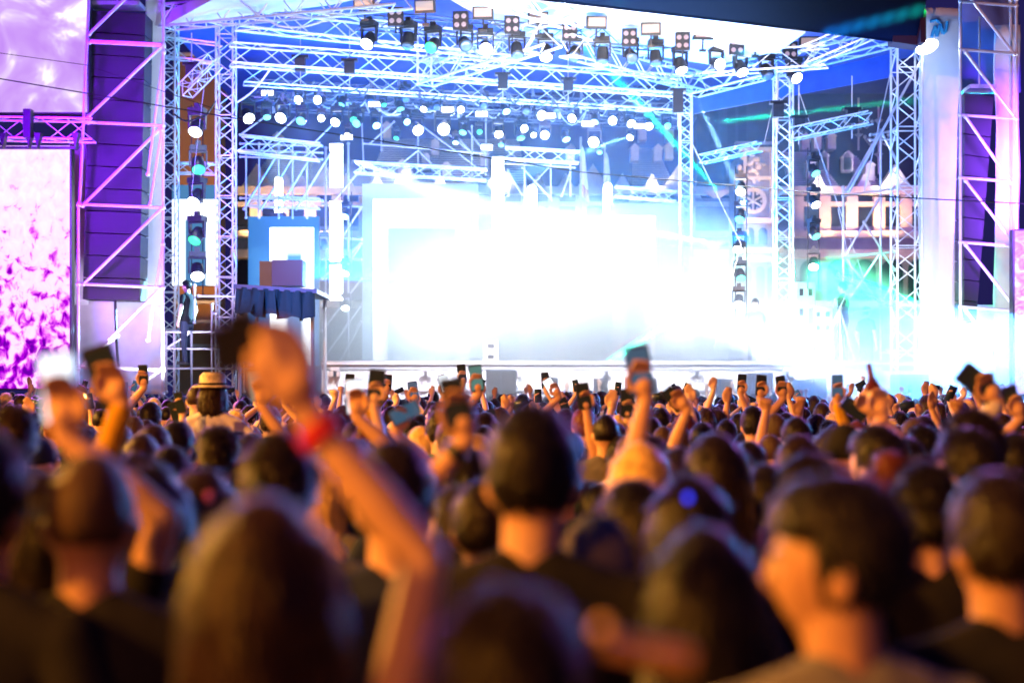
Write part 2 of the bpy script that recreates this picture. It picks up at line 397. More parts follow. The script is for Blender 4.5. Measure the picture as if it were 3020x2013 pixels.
T(1612, 366, 31, 1745, 336, 30, 'small tilted truss over the carved tower', name='hanging_truss', group='small hanging trusses', w=.2, h=.18, r=.013)
T(1820, 308, 30, 2000, 270, 29, 'small tilted truss between the right towers', name='hanging_truss', group='small hanging trusses', w=.22, h=.24, r=.015)
T(425, 210, 30, 495, 140, 29.5, 'steep hanging truss full of small struts at the left tower', name='hanging_truss', group='small hanging trusses', w=.28, h=.28, r=.014, bay=.17)
# ------------------------------------------------------------------ roof skins
def sheet(name, pix, Ys, mat, label, thick=.03, group=None):
    pts = [P(u, v, Y) for (u, v), Y in zip(pix, Ys)]
    m = MB(); m.prism(pts, (0, .0, thick)); o = m.build(name, mat); return tag(o, label, 'roof sheet', group)
ZR = 9.75
def roofq(name, pix, mat, label, z=ZR, sl=0):
    # pixels projected on a gently sloping ceiling, so the sheet is a real roof surface
    pts = []
    for u, v in pix:
        Y = (z - CAMZ) * F / (900 - v); pts.append(P(u, v, Y))
    m = MB(); m.prism(pts, (0, 0, .06)); return tag(m.build(name, mat), label, 'roof sheet', 'sheets of the stage roof')
roofq('roof_sheet', [(400, 75), (640, -60), (1300, -60), (1500, 120), (1570, 190), (560, 260)], ROOFB, 'dark blue roof lining over the rig', 9.9)
roofq('roof_sheet', [(1500, 121), (1700, 60), (2300, 60), (2110, 130), (1575, 212)], ROOFB, 'dark blue roof lining above the right side truss', 9.93)
sheet('roof_sheet', [(930, -60), (1180, -22), (1850, 76), (1790, 118), (1640, 150), (1400, 112), (1180, 84)], [27.8, 27.8, 28, 29, 30, 29.6, 29], ROOFW, 'white roof sheet blazing behind the row of lamps', group='sheets of the stage roof')
sheet('roof_sheet', [(378, 60), (378, 30), (560, -40), (1000, -40), (760, 12), (545, 36)], [30, 30, 26, 25.6, 27, 29], ROOFW, 'white roof sheet in the top left corner', group='sheets of the stage roof')
sheet('canopy', [(1090, -60), (1090, -16), (1850, 72), (2110, 104), (2112, 30), (2140, -60)], [26.6, 26.6, 26.8, 27, 27, 26], CANOPY, 'dark front canopy slanting across the top right', .05)
m = MB(); m.prism([P(2050, 55, 26.9), P(2112, 48, 26.9), P(2112, 105, 26.9), P(2052, 96, 26.9)], (0, .4, 0)); m.box(P(2116, 65, 26.8), (.1, .3, .6))
tag(m.build('canopy_bracket', pm('maroon_dark', (.05, .02, .04), .5)), 'dark maroon end box where the canopy meets the thick tower', 'bracket')
# dark curtain behind rig + side curtain
m = MB(); m.prism([P(1590, 228, 33.9), P(2060, 120, 29.6), P(2060, 175, 29.6), P(1592, 262, 33.9)], (0, .05, 0))
tag(m.build('roof_valance', ROOFB), 'dark blue fabric strip hanging under the right side truss', 'valance')

# ------------------------------------------------------------------ lamps of the rig
def make_mover():
    r = empty('moving_head_light')
    m = MB(); m.box((0, 0, .30), (.30, .22, .10)); m.box((0, 0, .39), (.10, .07, .10)); m.build('base', BLACK, r)
    y = MB(); y.box((0, 0, .235), (.34, .09, .03))
    for s in (-1, 1): y.prism([(s * .17, -.045, .25), (s * .17, .045, .25), (s * .165, .03, -.05), (s * .165, -.03, -.05)], (-s * .03, 0, 0))
    y.build('yoke', BLACK, r)
    h = MB(); h.loft([((0, 0, .14), (.06, 0, 0), (0, .06, 0)), ((0, 0, .12), (.11, 0, 0), (0, .11, 0)), ((0, 0, -.02), (.125, 0, 0), (0, .125, 0)), ((0, 0, -.14), (.135, 0, 0), (0, .135, 0)), ((0, 0, -.15), (.12, 0, 0), (0, .12, 0))], 20)
    ho = h.build('head', BLACK, r)
    l = MB(); l.loft([((0, 0, -.153), (.118, 0, 0), (0, .118, 0)), ((0, 0, -.172), (.10, 0, 0), (0, .10, 0)), ((0, 0, -.182), (.05, 0, 0), (0, .05, 0))], 20)
    l.build('lens', LW, ho, True)
    return r
MOV = make_mover(); first = [True]
def mover(u, v, Y, mat, sc=1, tilt=None, pan=None, label=None, group=None):
    if first[0]: r = MOV; first[0] = False
    else: r = copy_tree(MOV)
    r.location = P(u, v, Y); r.scale = (sc,) * 3
    # default head points down; tilt it toward the audience (-Y)
    t = rnd.uniform(25, 60) if tilt is None else tilt; p = rnd.uniform(-30, 30) if pan is None else pan
    h = kids(r, 'head')[0]; h.rotation_euler = (R(-t), 0, 0); r.rotation_euler = (0, 0, R(p))
    setmat(kids(h, 'lens')[0], mat); tag(r, label, "stage light", group); return r
frontL = [(848, 92, LW, 45, 'blazing white'), (938, 92, LOFF, 20, 'unlit dark'), (995, 103, LG, 55, 'green glowing'), (1067, 100, LOFF, 60, 'unlit blue'), (1115, 108, LW, 60, 'blazing white'),
 (1187, 115, LOFF, 30, 'unlit dark'), (1254, 120, LW, 35, 'white lit'), (1320, 122, LOFF, 50, 'unlit dark'), (1384, 126, LOFF, 15, 'unlit downward'), (1448, 128, LOFF, 55, 'unlit dark'),
 (1506, 132, LOFF, 25, 'unlit dark'), (1562, 148, LW, 25, 'white beaming'), (1645, 146, LW, 70, 'white lit thin'), (1700, 155, LW, 35, 'white lit'), (1760, 164, LOFF, 35, 'unlit dark'), (1823, 172, LW, 50, 'white lit end')]
names_ = ['first', 'second', 'third', 'fourth', 'fifth', 'sixth', 'seventh', 'eighth', 'ninth', 'tenth', 'eleventh', 'twelfth', 'thirteenth', 'fourteenth', 'fifteenth', 'sixteenth']
for i, (u, v, mt, t, d) in enumerate(frontL):
    mover(u, v, 27.2 + i * .17, mt, 1.0, t, (-22 if u < 1000 else 25 if u > 1550 else rnd.uniform(-15, 15)), '%s moving head, %s from the left on the front truss' % (d, names_[i]), 'moving heads on the front lighting truss')
# four-cell blinders
def make_blinder():
    r = empty('blinder_light'); m = MB(); m.box((0, .05, 0), (.30, .10, .36)); m.build('housing', BLACK, r)
    for x in (-.07, .07):
        for z in (-.08, .08):
            l = MB(); l.loft([((x, -.001, z), (.05, 0, 0), (0, 0, .05)), ((x, -.02, z), (.04, 0, 0), (0, 0, .04))], 14); l.build('lens', LPK, r)
    m = MB(); m.tube((0, .05, -.18), (0, .05, -.32), .02); m.build('bracket', BLACK, r); return r
B0 = make_blinder()
for i, (u, v) in enumerate(((908, 38), (1057, 47), (1176, 57), (1309, 73), (1446, 86), (1568, 95), (1693, 106), (1816, 115))):
    r = B0 if i == 0 else copy_tree(B0)
    r.location = P(u, v, 27.1 + i * .3); r.rotation_euler = (0, 0, R(rnd.uniform(-12, 12)))
    tag(r, 'four-cell blinder, %s from the left above the moving heads' % names_[i], 'stage light', 'blinders on the front truss')
def make_flood():
    r = empty('flood_light'); m = MB(); m.box((0, .06, 0), (.36, .12, .22)); m.build('housing', BLACK, r)
    m = MB(); m.box((0, -.006, .01), (.30, .012, .15)); m.build('glass', FLD, r)
    m = MB(); m.tube((0, .06, -.11), (0, .06, -.30), .018); m.box((0, .06, -.3), (.12, .08, .05)); m.build('bracket', BLACK, r); return r
F0 = make_flood()
for i, (u, v) in enumerate(((835, 5), (975, 15), (1109, 30), (1236, 42), (1371, 52), (1495, 67), (1617, 77), (1738, 90), (1859, 98))):
    r = F0 if i == 0 else copy_tree(F0)
    r.location = P(u, v, 26.8 + i * .32); r.scale = (1.12,) * 3; r.rotation_euler = (R(10), 0, R(rnd.uniform(-10, 10)))
    tag(r, 'flat flood panel, %s from the left on top of the front truss' % names_[i], 'stage light', 'flood panels above the front truss')
# rear rig lamps
rig = [(568, 265, LW, 1.15), (612, 262, LC, .8), (650, 264, LW, 1.15), (694, 272, LC, .95), (739, 272, LW, .7), (774, 275, LW, .95), (812, 268, LG, .8), (823, 279, LC, .9), (690, 226, LW, .9), (735, 230, LW, .9), (785, 232, LC, .85),
 (956, 294, LW, 1.1), (1016, 296, LW, 1.25), (932, 277, LB, .7), (1065, 297, LC, .8), (1100, 300, LG, .6), (1144, 302, LW, .9), (1152, 328, LC, .6), (912, 312, LG, .6), (800, 306, LW, .6), (880, 236, LG, .6), (918, 243, LC, .8), (1047, 322, LB, .6),
 (1240, 264, LW, 1.0), (1318, 268, LW, .9), (1365, 275, LB, .9), (1410, 277, LW, .9), (1445, 280, LW, .9), (1490, 284, LW, .9), (1530, 285, LC, .8), (1568, 287, LG, .9), (1194, 308, LG, .9), (1224, 307, LW, .6), (1253, 310, LW, .9), (1298, 313, LB, .8),
 (1366, 323, LW, 1.15), (1378, 346, LC, .6), (1450, 312, LW, .7), (1200, 294, LW, .8), (862, 283, LB, .8), (975, 246, LW, .7), (1160, 250, LB, .8), (1060, 252, LW, .7), (1280, 246, LOFF, .9), (1000, 240, LOFF, .9), (850, 225, LOFF, .9), (930, 222, LOFF, .9), (1110, 238, LOFF, .9), (1210, 248, LOFF, .9)]
for i, (u, v, mt, s) in enumerate(rig):
    nm = {LW: 'white', LG: 'green', LC: 'cyan', LB: 'blue', LOFF: 'unlit'}[mt]
    side = 'near the left tower' if u < 720 else 'above the largest screen' if u < 1000 else 'over the middle of the stage' if u < 1220 else 'above the flags' if u < 1420 else 'by the slim rear tower'
    mover(u, v, 32.5 + (u - 560) / 400 + (.8 if v < 250 else 0), mt, s * .92, None if mt is not LW else rnd.uniform(45, 80), None, '%s %s moving head of the rear rig %s' % ('big' if s > 1 else 'small' if s < .75 else 'medium', nm, side), 'moving heads of the rear rig')
for u, v in ((614, 214), (796, 315), (860, 240), (1028, 252), (1118, 338), (1106, 262), (1262, 266), (1350, 284), (1470, 290)):
    r = empty('strobe_light', P(u, v, 33)); m = MB(); m.box((0, .05, 0), (.30, .1, .14)); m.build('housing', BLACK, r)
    m = MB(); m.box((0, -.01, 0), (.26, .02, .10)); m.build('lamp_face', BAR, r); tag(r, 'rectangular white strobe %s' % {614: 'high beside the left tower', 796: 'hanging over the lit column', 860: 'among the upper lamps', 1028: 'behind the big middle lamp', 1118: 'lowest above the middle screen', 1106: 'between cyan lamps', 1262: 'right of the centre lamps', 1350: 'above the flags', 1470: 'above the striped roof'}[u], 'stage light', 'strobes of the rear rig')
# hanging lamp columns
def lampcol(pts, Y, where, sc=1.1):
    for i, (u, v, mt) in enumerate(pts):
        nm = {LW: 'white', LG: 'green', LC: 'cyan', LB: 'blue', LOFF: 'unlit'}[mt]
        mover(u, v, Y, mt, sc, 42, rnd.uniform(-30, 30), '%s moving head, %s from the top of the lamp column %s' % (nm, names_[i], where), 'lamp column ' + where)
    u = pts[0][0]; m = MB()
    for d in (-.12, .12): m.tube(P(u, pts[0][1] - 50, Y + .2) + Vector((d, 0, 0)), P(u, pts[-1][1] + 60, Y + .2) + Vector((d, 0, 0)), .012)
    tag(m.build('hanging_ladder', CABLE), 'pair of thin dark cables holding the lamp column ' + where, 'rigging', None)
lampcol([(453, 292, LW), (455, 378, LG), (453, 452, LW), (453, 540, LG), (453, 622, LW)], 30.3, 'by the left tower', 1.15)
lampcol([(1702, 432, LW), (1702, 495, LC), (1698, 564, LW), (1700, 630, LC), (1697, 690, LW)], 30.5, 'in front of the carved tower', .85)
lampcol([(1868, 390, LC), (1869, 462, LW), (1869, 534, LC), (1869, 604, LW)], 31, 'right of the carved tower', .85)
lampcol([(796, 490, LB), (796, 620, LW), (794, 700, LW), (745, 560, LOFF)], 35, 'beside the largest screen', .8)
# striped LED columns
def strip_col(u0, u1, v0, v1, Y, label):
    a = P(u0, v1, Y); b = P(u1, v0, Y); r = empty('light_column', (a.x, Y, a.z)); tag(r, label, 'light column', 'striped light columns')
    m = MB(); m.box(((a.x + b.x) / 2, Y + .08, (a.z + b.z) / 2), (b.x - a.x, .1, b.z - a.z)); MW(r, m.build('frame', STEEL))
    n = int((v1 - v0) / 7); m = MB(); h = (b.z - a.z) / n
    for i in range(n): m.box(((a.x + b.x) / 2, Y, a.z + h * (i + .5)), ((b.x - a.x) * .96, .05, h * .72))
    MW(r, m.build('light_bars', BAR, smooth=False)); return r
strip_col(757, 787, 330, 430, 35.4, 'upper striped white light column left of the largest screen')
strip_col(757, 787, 462, 600, 35.4, 'middle striped white light column left of the largest screen')
strip_col(757, 787, 608, 690, 35.4, 'lower striped white light column left of the largest screen')
strip_col(1130, 1157, 360, 560, 37, 'striped white light column right of the largest screen')
for u, v0, v1, w in ((640, 415, 495, 18), (1222, 436, 520, 22), (1396, 430, 520, 20)):
    a = P(u, v1, 36.5); b = P(u, v0, 36.5); r = empty('tube_lamp', a); m = MB(); m.tube(a, b, w * 36.5 / F / 2, n=14); m.ball(b, w * 36.5 / F / 2, 14, 8); MW(r, m.build('tube', BAR, smooth=True))
    m = MB(); m.box(a, (.35, .3, .12)); MW(r, m.build('base', BLACK)); tag(r, 'glowing white tube lamp %s' % {640: 'on top of the blue left screen', 1222: 'above the middle screen', 1396: 'by the right flag'}[u], 'stage light', 'upright tube lamps')

# ------------------------------------------------------------------ scaffolds
def bars(name, segs, Y, mat, label, r=.03, group=None, cat='scaffold', joints=True):
    m = MB()
    for s in segs:
        Ya = s[4] if len(s) > 4 else Y; Yb = s[5] if len(s) > 5 else Ya
        m.tube(P(s[0], s[1], Ya), P(s[2], s[3], Yb), r)
        if joints:
            for q in (P(s[0], s[1], Ya), P(s[2], s[3], Yb)): m.ball(q, r * 1.6, 8, 6)
    return tag(m.build(name, mat), label, cat, group)
PINKST = pm('galvanised_bar', (.72, .70, .74), .35, .2, var=.1)
segs = [(180, 470, 180, 905), (183, 470, 205, -20), (376, -20, 374, 905), (205, 97, 376, 106)]
for v in (97, 284, 472, 655, 845):
    x0 = 203 if v < 300 else 180
    segs.append((x0, v - 3, 375, v + 5))
segs += [(205, 78, 290, -5), (203, 268, 374, 104), (190, 472, 374, 290), (192, 652, 372, 478), (250, 780, 368, 662), (180, 846, 270, 770), (374, 845, 300, 905), (340, 400, 376, 120), (340, 780, 374, 560), (345, 470, 372, 300)]
bars('scaffold', segs, 28.2, PINKST, 'pink lit scaffold in front of the left speaker column', .032)
segs = [(2206, 0, 2206, 905), (2335, 0, 2335, 905), (2322, 0, 2322, 905, 28.8)]
for v in (8, 118, 268, 412, 560, 708): segs.append((2206, v - 4, 2335, v + 6))
segs += [(2232, 0, 2330, 125), (2218, 120, 2330, 270), (2218, 268, 2322, 420), (2218, 415, 2330, 560), (2218, 562, 2330, 705), (2218, 712, 2330, 860)]
bars('scaffold', segs, 28.2, PINKST, 'pink lit scaffold in front of the right speaker column', .030)
segs = [(1937, 430, 1937, 830), (2023, 300, 2023, 830), (2050, 700, 2050, 830), (2115, 140, 1950, 440, 29), (1937, 450, 2056, 432), (1937, 590, 2056, 578), (1942, 440, 2023, 300), (2023, 300, 2060, 370), (1940, 590, 2023, 450), (2023, 570, 1985, 510), (1940, 590, 2023, 700), (1942, 700, 2023, 580), (2023, 575, 2056, 620), (2023, 700, 2056, 640), (1940, 720, 2023, 708), (2000, 310, 2056, 300), (2000, 322, 2056, 320), (2040, 805, 2110, 806), (2023, 808, 2110, 818)]
bars('scaffold', segs, 31, STEEL, 'blue scaffold stair tower beside the thick truss tower', .026)
segs = []
for u in (565, 595, 640, 672, 705): segs.append((u, 330, u, 500))
for v in (330, 345, 360, 455): segs.append((552, v, 740, v + 6))
for k in range(4): segs.append((560 + k * 40, 480, 640 + k * 40, 350)); 
segs += [(552, 310, 640, 245), (705, 345, 775, 275), (600, 345, 680, 270)]
bars('scaffold', segs, 33.4, STEEL, 'scaffold frame above the blue left screen', .022)
segs = [(748, 340, 748, 830), (740, 700, 830, 560), (740, 760, 830, 640), (745, 820, 830, 700), (755, 590, 828, 480), (740, 595, 830, 597), (740, 640, 828, 560), (740, 470, 830, 475), (740, 545, 830, 550), (760, 470, 828, 390), (780, 830, 830, 740), (800, 330, 800, 820)]
bars('scaffold', segs, 35.8, STEEL, 'white lit scaffold beside the striped light columns', .028)
segs = [(960, 310, 960, 390), (836, 330, 1110, 352), (960, 345, 900, 395), (960, 345, 1010, 395), (1084, 290, 1084, 400), (1116, 275, 1116, 400), (830, 255, 836, 400), (876, 270, 876, 345), (1084, 352, 1020, 300), (1116, 352, 1060, 280), (905, 280, 850, 330), (970, 290, 1110, 395), (1055, 320, 1085, 352), (1168, 390, 1168, 450), (1205, 370, 1205, 460), (1265, 370, 1265, 460), (1310, 360, 1310, 450), (1150, 375, 1320, 385), (1200, 385, 1260, 450), (1260, 385, 1200, 450), (1168, 395, 1200, 450), (1310, 395, 1290, 450)]
bars('scaffold', segs, 36.5, STEEL, 'thin scaffold poles over the middle screens', .02)
segs = [(380, 762, 560, 762), (380, 800, 560, 802), (382, 762, 382, 900), (400, 762, 400, 900), (440, 762, 440, 900), (487, 700, 487, 900), (560, 762, 560, 900), (380, 846, 580, 846), (382, 800, 440, 762), (490, 720, 500, 720), (456, 680, 572, 681), (447, 655, 447, 740)]
bars('scaffold', segs, 29.5, STEEL, 'low blue scaffold platform under the left towers', .024)
# guy wires and rigging wires
def wire(name, pts, Y, label, r=.012, mat=None, cat='cable', sag=0, group=None):
    m = MB(); q = []
    for (u0, v0), (u1, v1) in zip(pts, pts[1:]):
        for k in range(8):
            t = k / 8; q.append(P(u0 + (u1 - u0) * t, v0 + (v1 - v0) * t + sag * math.sin(math.pi * t), Y))
    q.append(P(*pts[-1], Y)); m.chain(q, r, 5); return tag(m.build(name, mat or CABLE), label, cat, group)
wire('overhead_cable', [(-30, 176), (540, 272), (1330, 395), (1900, 445), (2400, 470)], 26, 'long black overhead cable crossing the whole stage', .011)
wire('overhead_cable', [(-30, 118), (200, 150), (545, 268)], 26.4, 'thin cable over the upper magenta screen', .006)
wire('guy_wire', [(1590, 330), (1702, 560)], 30, 'thin wire running down to the carved tower', .009, STEEL, 'wire', group='thin guy wires')
wire('guy_wire', [(1702, 560), (1640, 800)], 30, 'thin wire slanting down from the lamp column', .009, STEEL, 'wire', group='thin guy wires')
wire('guy_wire', [(2058, 110), (1985, 440)], 29.6, 'thin wire from the thick tower to the stair scaffold', .012, STEEL, 'wire', group='thin guy wires')
wire('guy_wire', [(1790, 180), (1755, 330)], 30, 'thin wire holding the small tilted truss', .008, STEEL, 'wire', group='thin guy wires')
wire('guy_wire', [(1835, 210), (1900, 400), (1985, 640)], 30, 'thin wire crossing the striped roof on the right', .007, STEEL, 'wire', group='thin guy wires')
wire('guy_wire', [(1925, 480), (1960, 640), (1890, 790)], 30, 'thin bent wire before the warm facade', .007, STEEL, 'wire', group='thin guy wires')
wire('guy_wire', [(478, 120), (440, 440), (445, 480)], 30, 'thin wire left of the tall tower', .006, STEEL, 'wire', group='thin guy wires')
wire('lamp_cable', [(400, 262), (455, 270), (495, 232)], 30, 'sagging power cable beside the left lamp column', .02, CABLE, sag=12)
wire('lamp_cable', [(545, 235), (620, 160)], 30, 'white sagging cable below the long roof truss', .02, ALU, sag=10)
wire('lamp_cable', [(530, -20), (640, 60), (740, 50), (790, 20)], 27, 'looping cable along the front gable truss', .02, ALU, sag=8)

# chain motors hanging from the roof
def hoist(u, v0, v1, Y, w=.22):
    r = empty('chain_hoist', P(u, v1, Y)); h = (v1 - v0) * Y / F
    m = MB(); m.box((0, 0, h * .3), (w, w * .8, h * .6)); m.box((0, 0, h * .62), (w * 1.6, w * .8, .06)); m.build('motor', BLACK, r)
    m = MB(); m.tube((0, 0, h * .6), (0, 0, h + .5), .012); m.tube((0, 0, 0), (0, 0, -.3), .012); m.build('chain', STEEL, r); return r
for u, v0, v1, Y, d in ((690, 110, 165, 30.4, 'over the left half of the long roof truss'), (803, 120, 170, 30.6, 'above the largest screen'), (1155, 150, 205, 31.5, 'in the middle of the long roof truss'), (1305, 165, 210, 32, 'above the flags'), (1557, 175, 260, 31, 'at the left roof corner'),
    (1787, 215, 270, 29.8, 'above the small tilted truss'), (1835, 250, 300, 30, 'on the small right truss'), (1957, 230, 285, 29.4, 'at the middle of the small right truss'), (440, 130, 175, 30, 'left of the steep hanging truss')):
    tag(hoist(u, v0, v1, Y), 'dark chain hoist ' + d, 'hoist', 'chain hoists of the roof')
# ------------------------------------------------------------------ wings: left magenta screens
def screen_mat(name, stops, scale, stretch, strength, grad=0, seed=0, distort=1.5, detail=3):
    m = bpy.data.materials.new(name); m.use_nodes = True; n = m.node_tree.nodes; L = m.node_tree.links
    n.clear(); out = n.new('ShaderNodeOutputMaterial'); em = n.new('ShaderNodeEmission'); L.new(em.outputs[0], out.inputs[0]); em.inputs[1].default_value = strength
    tc = n.new('ShaderNodeTexCoord'); mp = n.new('ShaderNodeMapping'); L.new(tc.outputs['UV'], mp.inputs[0]); mp.inputs['Scale'].default_value = (*stretch, 1); mp.inputs['Location'].default_value = (seed, seed * 2, 0)
    t = n.new('ShaderNodeTexNoise'); t.inputs['Scale'].default_value = scale; t.inputs['Detail'].default_value = detail; t.inputs['Distortion'].default_value = distort
    L.new(mp.outputs[0], t.inputs['Vector']); f = t.outputs['Fac']
    if grad:
        sp = n.new('ShaderNodeSeparateXYZ'); L.new(tc.outputs['UV'], sp.inputs[0])
        a = n.new('ShaderNodeMath'); a.operation = 'MULTIPLY_ADD'; L.new(sp.outputs[1], a.inputs[0]); a.inputs[1].default_value = grad; L.new(f, a.inputs[2]); f = a.outputs[0]
    r = n.new('ShaderNodeValToRGB'); e = r.color_ramp.elements
    e[0].position = stops[0][0]; e[0].color = (*stops[0][1], 1); e[1].position = stops[-1][0]; e[1].color = (*stops[-1][1], 1)
    for p, c in stops[1:-1]: x = e.new(p); x.color = (*c, 1)
    L.new(f, r.inputs[0]); L.new(r.outputs[0], em.inputs[0]); return m
def bigscreen(u0, u1, v0, v1, Y, mat, label):
    a, b, c, d = P(u0, v1, Y), P(u1, v1, Y), P(u1, v0, Y), P(u0, v0, Y)
    r = empty('video_screen', ((a.x + b.x) / 2, Y, a.z)); tag(r, label, 'video screen', 'side video screens')
    m = MB(); m.box(((a.x + b.x) / 2, Y + .12, (a.z + d.z) / 2), (b.x - a.x + .06, .2, d.z - a.z + .06)); MW(r, m.build('cabinet', BLACK))
    MW(r, uvquad('display', a, b, c, d, mat)); return r
bigscreen(-500, 200, -160, 258, 28.6, screen_mat('wave_content', [(.36, (.58, .28, .95)), (.50, (.70, .42, 1)), (.56, (.86, .66, 1)), (.60, (1.3, 1.1, 1.5))], 1.7, (2.2, 1.5), 1, seed=3), 'upper side screen with white waves on lilac')
bigscreen(-560, 160, 335, 892, 28.6, screen_mat('crowd_content', [(.42, (.16, .0, .42)), (.50, (.55, .0, .85)), (.56, (1.0, .16, 1.0)), (.64, (1.4, .8, 1.4)), (.95, (1.3, 1.0, 1.5))], 7.5, (4.2, 2.6), 1, grad=.34, seed=1, distort=.6), 'lower side screen showing a magenta cheering crowd')
bigscreen(2331, 2700, 530, 905, 27.6, screen_mat('pink_content', [(.35, (.95, .3, .95)), (.5, (1, .55, 1)), (.65, (1.3, 1.1, 1.4))], 6, (2, 3), 1, seed=5), 'pink side screen at the right edge')
truss(P(-200, 292, 27.6), P(216, 300, 27.9), 'magenta truss between the two left screens', 'screen_truss', group=None, w=.4, h=.40, r=.022)
for u, w_ in ((5, 'at the left picture edge'), (65, 'under the tall black bracket'), (85, 'just right of the tall bracket'), (172, 'near the right end')):
    m = MB(); m.prism([P(u - 8, 305, 27.4), P(u + 8, 305, 27.4), P(u, 340, 27.4)], (0, .15, 0)); tag(m.build('truss_clamp', BLACK), 'dark wedge clamp on the magenta truss ' + w_, 'clamp', 'clamps of the magenta truss')
m = MB(); m.box(P(65, 285, 27.4), (.14, .2, .55)); tag(m.build('truss_bracket', BLACK), 'tall black bracket crossing the magenta truss', 'bracket')
m = MB(); m.box(P(50, 340, 27.9), (2.2, .1, .05)); tag(m.build('screen_bar', BLACK), 'thin black bar over the lower left screen', 'bar')

# line arrays
def line_array(u0t, u1t, vt, u0b, u1b, vb, n, Y, label, depth=.6):
    r = empty('line_array', P((u0t + u1t) / 2, vt, Y)); tag(r, label, 'speaker array', 'hanging speaker columns')
    for i in range(n):
        t0, t1 = i / n, (i + 1) / n
        f = lambda a, b, t: a + (b - a) * t
        a = P(f(u0t, u0b, t0), f(vt, vb, t0), Y - t0 * .5); b = P(f(u1t, u1b, t0), f(vt + 9, vb + 3, t0), Y + .1 - t0 * .5)
        c = P(f(u1t, u1b, t1), f(vt + 9, vb + 3, t1), Y + .1 - t1 * .5); d = P(f(u0t, u0b, t1), f(vt, vb, t1), Y - t1 * .5)
        g = Vector((0, 0, .012)); cab = MB(); cab.prism([a - g, b - g, c + g, d + g], (0, depth, 0))
        co = MW(r, cab.build('cabinet', GRILLE))
        gm = MB(); mid0 = (a + b) / 2; mid1 = (c + d) / 2
        for (p0, p1, p2, p3) in ((a, mid0, mid1, d), (mid0, b, c, mid1)):
            q = [p0.lerp(p2, .04), p1.lerp(p3, .04), p2.lerp(p0, .04), p3.lerp(p1, .04)]
            gm.prism([x + Vector((0, -.02, 0)) for x in q], (0, .018, 0))
        g_ = gm.build('grille', GRILLE); g_.parent = co; g_.matrix_parent_inverse = Matrix.Translation(-r.location)
        for fx in (.27, .72):
            hm = MB(); pp = d.lerp(c, fx) + (a - d) * .12 + Vector((0, -.03, 0)); hm.ball(pp, .022, 8, 6); h = hm.build('handle', STEEL); h.parent = co; h.matrix_parent_inverse = Matrix.Translation(-r.location)
    m = MB(); tt = P((u0t + u1t) / 2, vt - 8, Y + .3); m.box(tt, ((u1t - u0t) * Y / F * .9, .5, .08)); m.tube(tt, tt + Vector((0, 0, 1.5)), .02)
    MW(r, m.build('rigging_frame', STEEL)); return r
line_array(205, 334, 22, 190, 320, 688, 13, 29, 'tall purple speaker column between the left screens and banner')
line_array(2216, 2283, 212, 2214, 2242, 738, 11, 29.3, 'narrow purple speaker column at the right, leaning inward')
wire('speaker_cable', [(264, 688), (268, 800), (275, 905)], 28.6, 'thick dark cable hanging below the left speaker column', .03)

# banners (soft folds)
def banner(u0, u1, v0, v1, Y, label, mat=FABRIC, amp=.05, sk=0):
    nx, nz = 14, 26; a = P(u0, v1, Y); b = P(u1, v0, Y); vs = []; fs = []
    for j in range(nz + 1):
        for i in range(nx + 1):
            x = a.x + (b.x - a.x) * i / nx + sk * (j / nz) ** 2; z = a.z + (b.z - a.z) * j / nz
            vs.append((x, Y + amp * noise.noise(Vector((x * 1.3, 7, z * .6))) * 2 + .02 * noise.noise(Vector((x * 5, 1, z * 1.5))), z))
    n0 = len(vs)
    for j in range(nz):
        for i in range(nx):
            k = j * (nx + 1) + i; fs.append((k, k + 1, k + nx + 2, k + nx + 1))
    m = MB(); m.add(vs, fs); o = m.build('banner', mat, smooth=True)
    so = o.modifiers.new('s', 'SOLIDIFY'); so.thickness = .02
    return tag(o, label, 'banner', 'white fabric banners')
banner(335, 378, -60, 700, 30, 'tall white banner strip right of the purple speaker column', amp=.03)
banner(160, 204, 330, 700, 30, 'narrow white banner strip behind the left scaffold', amp=.03)
banner(170, 378, 690, 905, 30.1, 'lilac lit white sheet under the left speaker column', amp=.1)
banner(2110, 2207, 20, 905, 29.7, 'tall white banner right of the thick truss tower', pm('printed_banner', (.8, .82, .86), .8, bump=.5, bscale=1.5), .06)
banner(2284, 2340, 60, 905, 30, 'pale banner behind the right scaffold', amp=.12, sk=-.0)
banner(2207, 2300, 700, 905, 30.2, 'pale sheet under the right speaker column', amp=.1)
banner(2206, 2340, -60, 215, 31, 'blue sheet above the right speaker column', pm('blue_sheet', (.16, .22, .5), .8, bump=.4, bscale=2), .15)  # the sheet's base colour itself is blue
# blue script-like squiggle printed on the banner
m = MB(); cur = [(2140, 85), (2148, 60), (2152, 84), (2160, 55), (2166, 78), (2172, 72), (2176, 50)]
m.chain([P(u, v, 29.55) for u, v in cur], .035, 6); m.chain([P(u, v, 29.55) for u, v in ((2136, 50), (2150, 46), (2158, 52))], .03, 6)
tag(m.build('banner_lettering', pm('blue_print', (.03, .35, .75), .6)), 'blue handwritten mark on the right white banner', 'lettering')
m = MB(); m.ball(P(2130, 108, 28.6), (.24, .1, .13), 14, 8, Euler((0, R(-25), 0)).to_matrix())
m2 = m; r = empty('flood_lamp', P(2130, 108, 28.6)); MW(r, m2.build('lens', LW, smooth=True)); m = MB(); m.tube(P(2130, 108, 28.66), P(2112, 120, 28.9), .03); MW(r, m.build('arm', BLACK)); tag(r, 'bright oval lamp at the top of the right banner', 'stage light')

